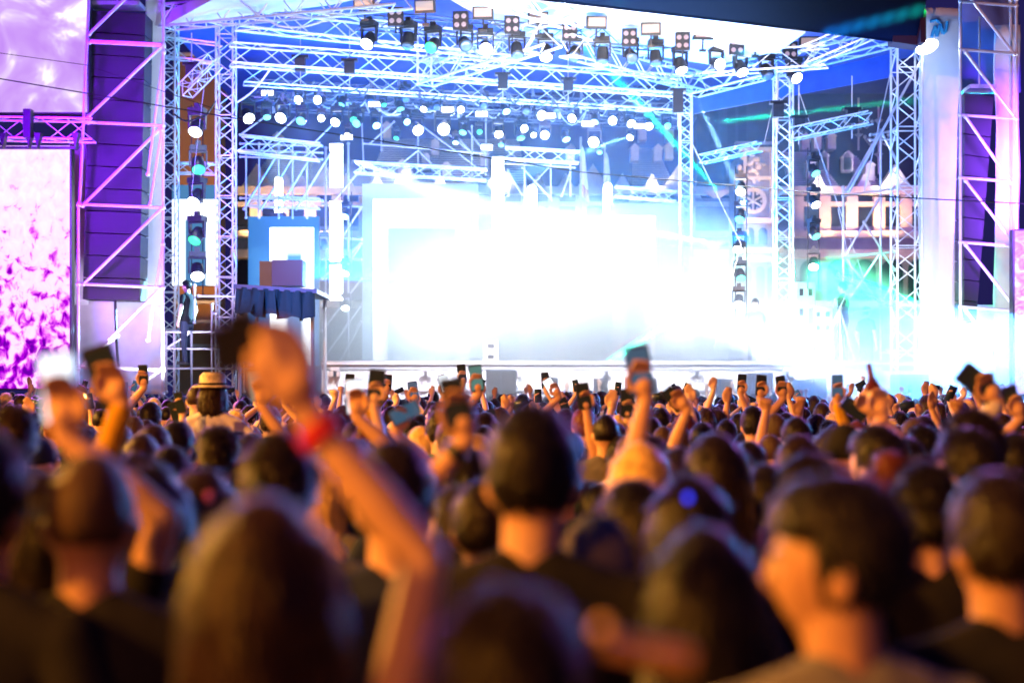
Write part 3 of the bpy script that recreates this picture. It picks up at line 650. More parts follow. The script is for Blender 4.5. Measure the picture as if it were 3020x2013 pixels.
# ------------------------------------------------------------------ buildings behind
def arch(mb, x, z, w, h, y, t=.06, n=8):
    pts = [(x - w / 2, y, z), (x + w / 2, y, z), (x + w / 2, y, z + h - w / 2)]
    for i in range(1, n): a = math.pi * i / n; pts.append((x + w / 2 * math.cos(a), y, z + h - w / 2 + w / 2 * math.sin(a)))
    pts.append((x - w / 2, y, z + h - w / 2)); mb.prism(pts, (0, -t, 0))
YB = 52.
def bx(u, v): p = P(u, v, YB); return p.x, p.z
bl = empty('palace', (5, YB, 0)); tag(bl, 'ornate floodlit palace with pointed gables and slate roof behind the stage', 'building')
x0, zc = bx(545, 455); x1, _ = bx(2110, 455)
m = MB(); m.box(((x0 + x1) / 2, YB + 6, zc / 2), (x1 - x0, 12, zc)); MW(bl, m.build('wall', STONE))
# parapet, cornices
m = MB()
for v, h, d in ((440, .28, .35), (470, .15, .25), (540, .22, .45), (585, .3, .5), (700, .25, .4)):
    _, z = bx(0, v); m.box(((x0 + x1) / 2, YB - d / 2, z), (x1 - x0 + .3, d, h))
MW(bl, m.build('cornice', TRIMW))
# gables with finials
gu = [590, 655, 690, 745, 795, 865, 935, 1010, 1080, 1150, 1235, 1300, 1362, 1430, 1498, 1560, 1880, 1985, 2058]
for i, u in enumerate(gu):
    x, z = bx(u, 445); hh = (.75 if i % 3 else 1.1); w = .5 if i % 3 else .9
    m = MB(); m.prism([(x - w, YB, z - .3), (x + w, YB, z - .3), (x + w * .75, YB, z + .1), (x, YB, z + hh), (x - w * .75, YB, z + .1)], (0, .5, 0)); g = MW(bl, m.build('gable', TRIMW))
for i in range(26):
    u = 560 + i * 62
    if 1600 < u < 1830: continue
    x, z = bx(u, 520); m = MB(); arch(m, x, z, .7, 1.25, YB - .003); w_ = MW(bl, m.build('window', WINB))
    x, z = bx(u, 690); m = MB(); arch(m, x, z, .8, 1.5, YB - .003); MW(bl, m.build('window', WINB))
# merlon uplit bays between the windows
m = MB()
for i in range(26):
    u = 590 + i * 62
    if 1600 < u < 1830: continue
    x, z = bx(u, 500); m = MB(); m.box((x, YB - .12, z + .1), (.42, .24, 1.3)); MW(bl, m.build('pilaster', TRIMW))
# slate roof, with lit rails and dormers
xr0, zr0 = bx(840, 445); xr1, zr1 = bx(2060, 200)
def roofpart(ua, ub, v0, vt, back=5):
    a, z0 = bx(ua, v0); b, _ = bx(ub, v0); _, z1 = bx(ua, vt)
    m = MB(); s = .35
    m.prism([(a, YB + .8, z0), (b, YB + .8, z0), (b - s, YB + .8 + back, z1), (a + s, YB + .8 + back, z1)], (0, .2, 0)); MW(bl, m.build('roof', SLATE))
    m = MB(); n = int((v0 - vt) / 7)
    for i in range(n):
        t = (i + .5) / n; z = z0 + (z1 - z0) * t; y = YB + .8 + back * t
        m.box(((a + b) / 2, y - .05, z + .02), (b - a - 2 * s * t, .06, .05))
    o = MW(bl, m.build('roof_rail', TRIMW)); return a, b, z0, z1, back
RP = [roofpart(835, 1215, 440, 268, 4), roofpart(1455, 1562, 440, 290, 4), roofpart(1830, 1952, 440, 300, 4), roofpart(1995, 2060, 440, 310, 4), roofpart(550, 700, 450, 300, 4)]
def dormer(u, v, s=1):
    Y = YB + .8 + 4 * max(0, min(1, (440 - v) / 160)) - .55; p = P(u, v, Y); m = MB()
    m.box((p.x, p.y, p.z), (.30 * s, .5, .5 * s)); m.prism([(p.x - .19 * s, p.y - .28, p.z + .25 * s), (p.x + .19 * s, p.y - .28, p.z + .25 * s), (p.x, p.y - .28, p.z + .42 * s)], (0, .6, 0)); o = MW(bl, m.build('dormer', TRIMW))
    m = MB(); m.box((p.x, p.y - .27, p.z - .03), (.14 * s, .04, .34 * s)); w_ = m.build('window', WINB); w_.parent = o; w_.matrix_parent_inverse = Matrix.Translation(-bl.location)
for u, v in ((980, 378), (1026, 438 - 40), (1113, 430 - 60), (1022, 432 - 130), (1457, 357), (1510, 358), (1475, 310), (1537, 312), (1875, 330), (1908, 330), (1888, 378), (1943, 378), (1848, 332), (1310, 358), (640, 330), (925, 432 - 40), (1000, 345), (890, 305), (1536, 352)): dormer(u, v)
for u, v in ((1890, 378), (1945, 378), (1995, 400), (1860, 395)): dormer(u, v, 1.15)
# carved clock-less tower with a rosette
tw = empty('carved_tower', P(1742, 900, 46)); tag(tw, 'floodlit carved stone tower with a round rosette window', 'tower')
def tb(u0, u1, v0, v1, Y0, d, nm, mat, par=tw):
    a = P(u0, v1, Y0); b = P(u1, v0, Y0); m = MB(); m.box(((a.x + b.x) / 2, Y0 + d / 2, (a.z + b.z) / 2), (b.x - a.x, d, b.z - a.z)); return MW(par, m.build(nm, mat))
tb(1707, 1780, 345, 905, 46, 3, 'shaft', STONE)
for (u0, u1, v0, v1, d) in ((1700, 1787, 338, 346, .3), (1698, 1790, 500, 512, .3), (1690, 1800, 568, 580, .5), (1700, 1786, 405, 412, .2), (1686, 1804, 590, 600, .5)): tb(u0, u1, v0, v1, 46 - d, d - .003, 'cornice', TRIMW)
for u in (1712, 1774): tb(u - 4, u + 4, 346, 500, 45.85, .147, 'pilaster', TRIMW)
c = P(1730, 462, 45.8); m = MB(); ro, ri = .42, .36
for k in range(28):
    a = 2 * math.pi * k / 28; b = 2 * math.pi * (k + 1) / 28
    pa, pb = Vector((math.cos(a), 0, math.sin(a))), Vector((math.cos(b), 0, math.sin(b)))
    m.prism([c + pa * .30, c + pb * .30, c + pb * .42, c + pa * .42], (0, -.12, 0))
for k in range(6):
    a = math.pi * k / 3 + .52; pa = Vector((math.cos(a), 0, math.sin(a))); m.tube(c, c + pa * .32, .035)
    a += math.pi / 6; pa = Vector((math.cos(a), 0, math.sin(a))); m.ball(c + pa * .27, .05, 8, 6)
m.ball(c, .07, 10, 6); MW(tw, m.build('rosette', TRIMW))
m = MB(); m.tube(c + Vector((0, .19, 0)), c + Vector((0, .02, 0)), .36, n=24); MW(tw, m.build('window', WINB))
m = MB(); q = P(1733, 380, 45.8)
for k in range(26): m.ball(q + Vector((rnd.gauss(0, .22), rnd.uniform(-.08, .08), rnd.gauss(0, .26))), (rnd.uniform(.05, .12), .07, rnd.uniform(.05, .12)), 8, 6)
MW(tw, m.build('carved_crest', TRIMW, smooth=True))
for u in (1722, 1752):
    m = MB(); p = P(u, 562, 45.99); arch(m, p.x, p.z, .28, .55, 45.997, .05); MW(tw, m.build('window', WINB))
for u in (1716, 1746, 1772):
    m = MB(); p = P(u, 690, 45.99); arch(m, p.x, p.z, .26, 1.1, 45.997, .05); MW(tw, m.build('window', pm('teal_glass', (.02, .14, .16), .1)))
for i in range(2):
    u, v = ((1646, 455), (1640, 572))[i]; p = P(u, v, 46.5); m = MB(); m.loft([(p, (.12, 0, 0), (0, .12, 0)), (p + Vector((0, 0, .18)), (.4, 0, 0), (0, .2, 0)), (p + Vector((0, 0, .25)), (.42, 0, 0), (0, .2, 0))], 12)
    tag(m.build('stone_balcony', TRIMW), ('upper' if i == 0 else 'lower') + ' small stone balcony left of the carved tower', 'balcony', 'small stone balconies')
# ochre house at the left
oc = empty('ochre_house', P(450, 900, 44)); tag(oc, 'plain ochre house wall between the two left towers', 'building')
tb(398, 505, 125, 905, 44, .8, 'wall', BROWNW, oc); tb(396, 507, 121, 126, 43.8, 6.3, 'cornice', TRIMW, oc)
for v in (690, 735, 790): tb(400, 505, v, v + 7, 43.7, .297, 'ledge', TRIMW, oc)
# dark city block on the right, far behind
dk = empty('dark_building', P(1900, 900, 62)); tag(dk, 'dark unlit building with a faint balcony at the upper right', 'building')
tb(1600, 2110, 215, 905, 62, 6, 'wall', pm('dusk_wall', (.02, .02, .04), .9, var=.3, vscale=2), dk)
for u in (1640, 1680, 1705, 1780): tb(u - 9, u + 9, 240, 330, 61.95, .08, 'window', WINB, dk)
tb(1690, 1790, 325, 330, 61.5, .4, 'balcony', TRIMW, dk)
# ornate lamp standards
for (u, v0, v1) in ((1972, 225, 345), (2018, 245, 400)):
    r = empty('chandelier_lamp', P(u, v1, 44)); h = (v1 - v0) * 44 / F; m = MB(); m.tube((0, 0, -.0), (0, 0, h), .03); 
    for k in range(3): m.loft([((0, 0, h * (.25 + .25 * k)), (.03, 0, 0), (0, .03, 0)), ((0, 0, h * (.3 + .25 * k)), (.14, 0, 0), (0, .14, 0)), ((0, 0, h * (.32 + .25 * k)), (.03, 0, 0), (0, .03, 0))], 10)
    m.build('stem', pm('gilt', (.5, .45, .3), .3, .6), r)
    for k in range(6):
        a = k * math.pi / 3; m = MB(); m.chain([Vector((0, 0, h * .5)), Vector((math.cos(a) * .25, math.sin(a) * .25, h * .42)), Vector((math.cos(a) * .42, math.sin(a) * .42, h * .52))], .018, 5); m.ball((math.cos(a) * .42, math.sin(a) * .42, h * .55), .06, 8, 6)
        m.build('arm', MATS['gilt'], r)
    tag(r, 'gilt many-armed lamp standard %s' % ('nearer the middle truss tower' if u < 2000 else 'nearer the thick truss tower'), 'lamp', 'gilt lamp standards')
# flags
for u, v0, v1, cs, d in ((1340, 330, 450, ((.75, .75, .8), (.5, .15, .15)), 'pale and red'), (1395, 345, 480, ((.7, .75, .7), (.45, .7, .2)), 'green and white')):
    r = empty('flag', P(u, v1 + 60, 40)); m = MB(); m.tube(P(u - 6, v1 + 70, 40), P(u - 6, v0 - 15, 40), .03); MW(r, m.build('pole', STEEL))
    vs = []; fs = []
    for j in range(13):
        for i in range(7):
            p = P(u - 5 + i * 3.2 * (.4 + .6 * j / 12), v0 + (v1 - v0) * j / 12 + i * 3, 40); vs.append(p + Vector((0, .09 * math.sin(i * 1.6 + j * .2), 0)))
    for j in range(12):
        for i in range(6): k = j * 7 + i; fs.append((k, k + 1, k + 8, k + 7))
    m = MB(); m.add(vs, fs); o = MW(r, m.build('cloth', [pm('flag_a%d' % u, cs[0], .8), pm('flag_b%d' % u, cs[1], .8)], smooth=True)); o.data.polygons.foreach_set('material_index', [1 if (k // 6) > 8 else 0 for k in range(72)])
    o.modifiers.new('s', 'SOLIDIFY').thickness = .01
    tag(r, '%s flag hanging on its pole above the stage' % d, 'flag', 'flags above the stage')

# ------------------------------------------------------------------ backline and gear
def cab(u0, u1, v0, v1, Y, label, kind='subwoofer', mat=None, grid=(2, 2), group='speakers in front of the stage', zb=0):
    a = P(u0, v1, Y); b = P(u1, v0, Y); r = empty(kind, ((a.x + b.x) / 2, Y, zb)); w = b.x - a.x; h = b.z - zb
    m = MB(); m.box((0, .35, h / 2), (w, .7, h)); m.build('cabinet', mat or pm('blue_black_cab', (.06, .08, .12), .5), r)
    for i in range(grid[0]):
        for j in range(grid[1]):
            g = MB(); x = -w / 2 + w * (i + .5) / grid[0]; z = h * (j + .5) / grid[1]; g.box((x, -.012, z), (w / grid[0] * .9, .02, h / grid[1] * .9)); g.build('grille', GRILLE, r)
    tag(r, label, 'speaker', group); return r
cab(1116, 1185, 848, 0, 28.4, 'large blue grey speaker stack below the middle screen', grid=(2, 3))
cab(1726, 1775, 856, 0, 28.6, 'speaker stack in front of the stage right of centre', grid=(1, 3))
cab(2066, 2133, 860, 0, 28.4, 'wide speaker stack at the foot of the thick truss tower', grid=(2, 2))
for u, v in ((1268, 866), (1382, 868), (1455, 866), (1495, 868), (1670, 870), (1850, 872), (1885, 868)):
    cab(u - 14, u + 14, v, 0, 28.5, 'small upright speaker %s' % {1268: 'just right of the large stack', 1382: 'below the right hand screen', 1455: 'left of the raised phone arm', 1495: 'behind the raised phone arm', 1670: 'left of the centre right stack', 1850: 'under the drum cloth', 1885: 'under the white amplifier'}[u], 'speaker', grid=(1, 2), group='small speakers in front of the stage')
def rack(u0, u1, v0, Y, label, mat, nx=2, nz=4, kind='amp_rack'):
    a = P(u0, 0, Y); b = P(u1, v0, Y); r = empty(kind, ((a.x + b.x) / 2, Y, Z0)); w = b.x - a.x; h = b.z - Z0
    m = MB(); m.box((0, .3, h / 2), (w, .6, h)); m.build('case', mat, r)
    for i in range(nx):
        for j in range(nz): g = MB(); g.box((-w / 2 + w * (i + .5) / nx, -.01, h * (j + .5) / nz), (w / nx * .4, .02, h / nz * .35)); g.build('vent', BLACK, r)
    tag(r, label, 'equipment case', 'equipment cases on stage'); return r
rack(1830, 1872, 648, 31.5, 'tall pale green backline case', pm('mint_case', (.35, .6, .5), .5))
rack(1868, 1912, 706, 31, 'brown grey flight case stack by the camera operator', pm('taupe_case', (.42, .36, .36), .5))
rack(1716, 1780, 716, 32, 'white plinth behind the seated musician', SKIRT, 1, 1)
rack(1885, 1916, 795, 30.4, 'white amplifier at the stage edge', SKIRT, 1, 1)
rack(1110, 1145, 782, 31.2, 'small pale monitor box at the stage edge', SKIRT, 1, 2)
rack(1738, 1760, 790, 30.6, 'small white monitor box before the musician', SKIRT, 1, 2)
# draped riser with striped cloth
m = MB(); a = P(1768, 828, 30.8); b = P(1866, 745, 30.8); n = 18
vs = []
for i in range(n + 1):
    x = a.x + (b.x - a.x) * i / n; y = 30.8 + (.05 if i % 2 else -.05); vs += [(x, y, Z0 + .002), (x, y, b.z)]
m.add(vs, [(2 * i, 2 * i + 2, 2 * i + 3, 2 * i + 1) for i in range(n)]); m.box(((a.x + b.x) / 2, 31.4, (Z0 + b.z) / 2), (b.x - a.x - .04, 1, b.z - Z0 - .004))
tag(m.build('draped_riser', pm('pleated_cloth', (.7, .82, .8), .8)), 'pleated pale green cloth over a low riser', 'riser')
# black draped platform left
pd = empty('draped_platform', P(630, 900, 27)); tag(pd, 'black draped camera platform left of the stage', 'platform')
a = P(542, 690, 27); b = P(722, 658, 27); n = 24; vs = []
for i in range(n + 1):
    x = a.x + (b.x - a.x) * i / n; y = 27 + .06 * math.sin(i * 1.9); dz = -.1 * i / n
    vs += [(x + .10 * math.sin(i * 1.7), y - .12, P(0, 720 + 14 * (i / n) + 6 * math.sin(i), 27).z), (x, y, b.z + dz)]
m = MB(); m.add(vs, [(2 * i, 2 * i + 2, 2 * i + 3, 2 * i + 1) for i in range(n)]); MW(pd, m.build('drape', DRAPE, smooth=True))
m = MB(); m.box(((a.x + b.x) / 2, 28, b.z - .04), (b.x - a.x + .1, 2, .08), Euler((0, R(3.5), 0))); MW(pd, m.build('top_board', pm('blue_board', (.05, .12, .3), .4)))
for x in (a.x + .05, b.x - .05):
    for y in (27.1, 28.9): m = MB(); m.tube((x, y, 0), (x, y, b.z - .1), .04); MW(pd, m.build('leg', STEEL))
r = empty('control_box', P(650, 655, 27.8)); m = MB(); m.box((.09, .2, .24), (.60, .5, .50)); m.build('case', pm('violet_case', (.05, .045, .15), .4), r)
m = MB(); m.box((-.34, .2, .22), (.24, .4, .5)); m.build('side_panel', BLACK, r); tag(r, 'square dark violet control box on the draped platform', 'equipment case')
# stage person silhouettes use crowd builder later
# ================================================================== people
TMP = bpy.data.scenes.new('tmp_build')
def remesh(mb, name, vox, smooth=3, mats=None, fuzz=0, deci=None):
    me = mb.mesh(name, mats or [], False); o = bpy.data.objects.new('tmp', me); TMP.collection.objects.link(o)
    r = o.modifiers.new('r', 'REMESH'); r.mode = 'VOXEL'; r.voxel_size = vox
    if smooth: s = o.modifiers.new('s', 'SMOOTH'); s.factor = .5; s.iterations = smooth
    if deci: d = o.modifiers.new('d', 'DECIMATE'); d.ratio = deci
    vl = TMP.view_layers[0]; vl.update(); dg = vl.depsgraph; dg.update()
    out = bpy.data.meshes.new_from_object(o.evaluated_get(dg), preserve_all_data_layers=False, depsgraph=dg)
    bpy.data.objects.remove(o); bpy.data.meshes.remove(me); out.name = name
    if fuzz:
        displace(out, lambda c: (noise.noise(c * 45) + .6 * noise.noise(c * 110)) * fuzz)
    out.materials.clear()
    for m in (mats or []): out.materials.append(m)
    out.polygons.foreach_set('use_smooth', [True] * len(out.polygons))
    return out

def displace(me, fn):
    n = len(me.vertices); nr = [tuple(v.normal) for v in me.vertices]; co = [v.co.copy() for v in me.vertices]; out = []
    for c, k in zip(co, nr):
        d = fn(c); out += (c.x + k[0] * d, c.y + k[1] * d, c.z + k[2] * d)
    me.vertices.foreach_set('co', out); me.update()
def hair_mat(name, col, rough=.42):
    m = pm(name, col, rough, spec=.25)
    if m.get('done'): return m
    m['done'] = 1; n = m.node_tree.nodes; L = m.node_tree.links; b = n['Principled BSDF']
    tc = n.new('ShaderNodeTexCoord'); mp = n.new('ShaderNodeMapping'); mp.inputs['Scale'].default_value = (120, 120, 9)
    t = n.new('ShaderNodeTexNoise'); t.inputs['Scale'].default_value = 1; t.inputs['Detail'].default_value = 3
    L.new(tc.outputs['Object'], mp.inputs[0]); L.new(mp.outputs[0], t.inputs['Vector'])
    bp = n.new('ShaderNodeBump'); bp.inputs['Strength'].default_value = .6; bp.inputs['Distance'].default_value = .01; L.new(t.outputs['Fac'], bp.inputs['Height']); L.new(bp.outputs[0], b.inputs['Normal'])
    mr = n.new('ShaderNodeMapRange'); mr.inputs['To Min'].default_value = .5; mr.inputs['To Max'].default_value = 1.6; L.new(t.outputs['Fac'], mr.inputs['Value'])
    x = n.new('ShaderNodeVectorMath'); x.operation = 'SCALE'; x.inputs[0].default_value = col; L.new(mr.outputs[0], x.inputs['Scale']); L.new(x.outputs[0], b.inputs['Base Color'])
    b.inputs['Sheen Weight'].default_value = .05; b.inputs['Sheen Roughness'].default_value = .4
    return m
SKIN = pm('skin_light', (.60, .36, .25), .5, var=.06, vscale=9); SKIN.node_tree.nodes['Principled BSDF'].inputs['Subsurface Weight'].default_value = 0
SKIN2 = pm('skin_tan', (.42, .23, .15), .5, var=.06, vscale=9)
SKIN3 = pm('skin_pale', (.72, .50, .38), .5, var=.05, vscale=9)
H = {'dark brown': hair_mat('hair_dark_brown', (.011, .006, .007)), 'black': hair_mat('hair_black', (.006, .004, .007)), 'brown': hair_mat('hair_brown', (.024, .011, .008)),
     'blonde': hair_mat('hair_blonde', (.78, .56, .20)), 'cropped brown': hair_mat('hair_cropped', (.055, .030, .022), .6), 'auburn': hair_mat('hair_auburn', (.13, .03, .02))}
SHC = {'black': (.015, .015, .02), 'navy': (.02, .03, .08), 'grey': (.16, .16, .18), 'white': (.68, .68, .70), 'maroon': (.14, .02, .03), 'olive': (.09, .09, .04), 'mustard': (.62, .36, .03), 'denim blue': (.10, .17, .30), 'red': (.55, .05, .03), 'lilac white': (.62, .60, .75), 'beige': (.45, .36, .25), 'teal': (.03, .18, .18), 'dark green': (.02, .07, .04)}
SHM = {k: pm('cloth_' + k.replace(' ', '_'), c, .9, bump=.5, bscale=14, var=.12, vscale=6, spec=.12) for k, c in SHC.items()}
JEANS = pm('denim_trousers', (.03, .045, .09), .85, bump=.3, bscale=30)
SHOEM = pm('shoe_rubber', (.05, .05, .055), .6)

def headpts(c, s, seg, ring, hair=None, yaw=0):
    """head as a deformed sphere. hair: None skin, or (thickness, front line z, low line)"""
    vs = []; Mz = Matrix.Rotation(yaw, 3, 'Z')
    for j in range(ring + 1):
        t = math.pi * j / ring
        for i in range(seg):
            a = 2 * math.pi * i / seg; x, y, z = math.sin(t) * math.cos(a), math.sin(t) * math.sin(a), math.cos(t)
            k = 1.0; X, Y, Z = x * .076, y * .096, z * .118
            if z < 0: X *= 1 - .34 * abs(z) ** 1.4; Y *= 1 - .10 * abs(z)
            if y < 0 and z < 0: Y *= 1 - .42 * abs(z) ** 1.2          # nape
            if y < 0 and z > -.2: Y *= 1.04
            if y > 0:                                               # face
                Y *= .97
                Y += .024 * math.exp(-(x / .14) ** 2 - ((z + .18) / .16) ** 2)     # nose
                Y += .008 * math.exp(-(x / .10) ** 2 - ((z + .02) / .22) ** 2)
                Y += .006 * math.exp(-(x / .45) ** 2 - ((z - .20) / .10) ** 2)     # brow
                for sx in (-1, 1): Y -= .010 * math.exp(-((x - sx * .36) / .16) ** 2 - ((z - .03) / .11) ** 2)
                Y += .007 * math.exp(-(x / .26) ** 2 - ((z + .52) / .09) ** 2)     # lips
                Y -= .004 * math.exp(-(x / .3) ** 2 - ((z + .60) / .04) ** 2)
                Y += .012 * math.exp(-(x / .30) ** 2 - ((z + .86) / .14) ** 2)     # chin
            if hair:
                th, front, low = hair[:3]; thin = len(hair) > 3
                side = y < .30 - .0 and z > low or z > front
                if y > .55 and z < front: side = False
                tz = max(0, min(1, (z + .15) / .6)); tk = th * (.30 + .70 * tz) if thin else th
                k = 1 + tk / .095 if side else .90
                X *= k; Y *= k; Z *= (k if z > 0 else 1)
            p = Mz @ Vector((X, Y, Z)); vs.append(Vector(c) + p * s)
    return vs
def add_head(mb, c, s=1, seg=28, ring=22, hair=None, yaw=0):
    vs = headpts(c, s, seg, ring, hair, yaw); fs = []
    for j in range(ring):
        for i in range(seg): a = j * seg + i; b = j * seg + (i + 1) % seg; fs.append((a, a + seg, b + seg, b))
    mb.add(vs, fs)
def cap_limb(mb, pts, rad, n=10):
    for (a, b), (r0, r1) in zip(zip(pts, pts[1:]), zip(rad, rad[1:])): mb.tube(a, b, r0, r1, n=n); 
    for p, r in zip(pts, rad): mb.ball(p, r, n, 8)
def hand(mb, w, d, nrm, side, curl=.9, s=1, spread=.0):
    """w wrist, d hand direction, nrm palm normal, side +1 right hand: thumb side vector = d x nrm * side"""
    d = Vector(d).normalized(); nrm = Vector(nrm); nrm = (nrm - d * nrm.dot(d)).normalized(); t = d.cross(nrm) * side
    L4 = [.074, .082, .078, .066]; off = [.030, .010, -.010, -.028]
    for k in range(4):
        kn = w + d * (.082 * s) + t * off[k] * s
        cap_limb(mb, [w + d * .012 * s + t * off[k] * .55 * s, kn], [.015 * s, .0125 * s], 8)
        L = L4[k] * s; p = kn; a = .12
        seg = [.45, .32, .25]; pts = [p]; r = [.0105 * s, .0098 * s, .0088 * s, .0075 * s]
        for j in range(3):
            a += curl * (.75 if j == 0 else .65) * (1 + .08 * k); v = d * math.cos(a) + nrm * math.sin(a) + t * (spread * off[k] * 6)
            p = p + v * L * seg[j]; pts.append(p)
        cap_limb(mb, pts, r, 8)
    mb.ball(w + d * .045 * s, (.034 * s, .034 * s, .034 * s), 10, 8)
    p0 = w + d * .022 * s + t * .022 * s; p1 = p0 + (d * .6 + t * .7 + nrm * .25).normalized() * .040 * s
    p2 = p1 + (d * .9 + t * .15 + nrm * .5 * curl).normalized() * .033 * s; p3 = p2 + (d * .8 - t * .2 + nrm * .7 * curl).normalized() * .026 * s
    cap_limb(mb, [p0, p1, p2, p3], [.016 * s, .0125 * s, .011 * s, .009 * s], 8)
def ik(S, T, l1, l2, pole):
    S = Vector(S); T = Vector(T); d = T - S; L = d.length
    if L > (l1 + l2) * .995: T = S + d * ((l1 + l2) * .995 / L); d = T - S; L = d.length
    d.normalize(); a = (l1 * l1 - l2 * l2 + L * L) / (2 * L); h = math.sqrt(max(0, l1 * l1 - a * a))
    pl = Vector(pole); pl = (pl - d * pl.dot(d)).normalized(); return S + d * a + pl * h, T

TORSO = [(.84, .155, .105, 0), (.93, .168, .112, -.005), (1.05, .145, .10, 0), (1.15, .148, .105, .0), (1.28, .168, .118, .0), (1.37, .172, .115, -.005), (1.43, .14, .09, -.01), (1.475, .085, .065, -.012)]
def sh(sex, sd): return Vector((sd * (.178 if sex == 'm' else .158), -.01, 1.415))
def torso(mb, sex, g=0, top=1.475, bot=.84):
    kx = 1 if sex == 'm' else .88
    rings = [((0, y, z), (w * kx + g, 0, 0), (0, dp + g, 0)) for z, w, dp, y in TORSO if bot <= z <= top + .001]
    mb.loft(rings, 18)
    for sd in (-1, 1): cap_limb(mb, [Vector((sd * .03, -.015, 1.46)), sh(sex, sd) + Vector((-sd * .015, 0, .0))], [.052 + g, .050 + g])
def build_person(sex, arms, yaw=0, vox=.012, female_bust=False, near=False):
    """arms: {+1/-1: dict(t=wrist, d=hand dir, n=palm normal, curl, pole)} ; returns (body mesh, shirt mesh, trousers mesh, wrists)"""
    b = MB(); s_ = MB(); tr = MB()
    torso(b, sex, -.006)
    cap_limb(b, [Vector((0, -.012, 1.43)), Vector((0, .004, 1.56))], [.060 if sex == 'm' else .05, .056 if sex == 'm' else .046])
    hc = Vector((0, .016, 1.632)); add_head(b, hc, 1, yaw=yaw)
    Mz = Matrix.Rotation(yaw, 3, 'Z')
    for sd in (-1, 1):
        b.ball(hc + Mz @ Vector((sd * .078, -.008, -.012)), (.011, .021, .032), 10, 8, Mz @ Matrix.Rotation(sd * .35, 3, 'Z'))
    torso(s_, sex, .012)
    if sex == 'f':
        for sd in (-1, 1): s_.ball((sd * .07, .10, 1.27), .062, 10, 8)
    out = {}
    for sd in (-1, 1):
        S = sh(sex, sd); a = arms.get(sd) or dict(t=S + Vector((sd * .07, .06, -.50)), d=(0, .15, -1), n=(-sd, 0, 0), curl=.5)
        kk = a.get('kk', 1 if sex == 'm' else .9); el, wr = ik(S, a['t'], .285, .255, a.get('pole', (sd * .8, -.5, -.5)))
        cap_limb(b, [S, S.lerp(el, .5), el, el.lerp(wr, .35), wr], [.052 * kk, .046 * kk, .038 * kk, .040 * kk, .0265 * kk])
        hand(b, wr, a.get('d') or (wr - el), a.get('n', (0, 1, 0)), -sd if a.get('flip') else sd, a.get('curl', .9), 1 if sex == 'm' else .92)
        e = el if a.get('long') else S.lerp(el, a.get('slv', .55))
        cap_limb(s_, [S, S.lerp(e, .5), e], [.062 * kk, .060 * kk, .056 * kk])
        if a.get('long'): cap_limb(s_, [el, el.lerp(wr, .9)], [.052 * kk, .038 * kk])
        out[sd] = (S, el, wr)
    for sd in (-1, 1):
        cap_limb(b, [Vector((sd * .085, 0, .86)), Vector((sd * .095, .02, .48)), Vector((sd * .10, -.02, .07))], [.080, .050, .034])
        b.ball((sd * .10, .05, .04), (.04, .12, .035), 10, 6)
        cap_limb(tr, [Vector((sd * .085, 0, .88)), Vector((sd * .095, .02, .48)), Vector((sd * .10, -.02, .10))], [.096, .068, .058])
    tr.loft([((0, 0, .80), (.16, 0, 0), (0, .11, 0)), ((0, 0, .93), (.175, 0, 0), (0, .12, 0)), ((0, 0, .99), (.16, 0, 0), (0, .112, 0))], 16)
    bm_ = remesh(b, 'person', vox, 2, [SKIN]); sm_ = remesh(s_, 'shirt', max(vox, .011), 3, [SHM['black']])
    displace(sm_, lambda c: .006 * noise.noise(c * 9))
    tm_ = remesh(tr, 'trousers', .02, 2, [JEANS])
    return dict(body=bm_, shirt=sm_, trousers=tm_, arms=out, sex=sex)
SHOES = {}
def shoes_mesh():
    if 'a' not in SHOES:
        m = MB(); m.ball((0, .05, .045), (.05, .14, .045), 12, 8); SHOES['a'] = m.mesh('shoe', SHOEM)
    return SHOES['a']
# ---- hair styles, modelled once in head space of the standard figure
HC = Vector((0, .016, 1.632))
def strands(me, n, ln, wd, rg, yaw=0, lift=.6):
    """short ribbons of hair rooted on the hair surface so its outline is broken like real hair"""
    V = [v.co.copy() for v in me.vertices]; N = [v.normal.copy() for v in me.vertices]; P_ = [tuple(p.vertices) for p in me.polygons]; mats = list(me.materials)
    vs = [tuple(v) for v in V]; fs = list(P_); q = len(V)
    back = Matrix.Rotation(yaw, 3, 'Z') @ Vector((0, -.35, 0))
    for _ in range(n):
        i = rg.randrange(q); c = V[i]; nn = N[i]
        if (c - HC).length < .082: continue
        g = Vector((rg.gauss(0, .35), rg.gauss(0, .35), -1)) + back; t = g - nn * g.dot(nn)
        if t.length < .05: t = nn.orthogonal()
        t.normalize(); L = ln * rg.uniform(.5, 1.3); w = nn.cross(t) * wd; d1 = (t + nn * lift * rg.uniform(.3, 1.1)).normalized(); d2 = (t * .9 + nn * lift * .3 + Vector((0, 0, -.5))).normalized()
        a = c - nn * .003; b = a + d1 * L * .55; e_ = b + d2 * L * .45; k = len(vs)
        vs += [tuple(a - w), tuple(a + w), tuple(b + w * .75), tuple(b - w * .75), tuple(e_)]; fs += [(k, k + 1, k + 2, k + 3), (k + 3, k + 2, k + 4)]
    m2 = bpy.data.meshes.new('hair'); m2.from_pydata(vs, [], fs)
    for m_ in mats: m2.materials.append(m_)
    m2.polygons.foreach_set('use_smooth', [True] * len(m2.polygons)); return m2
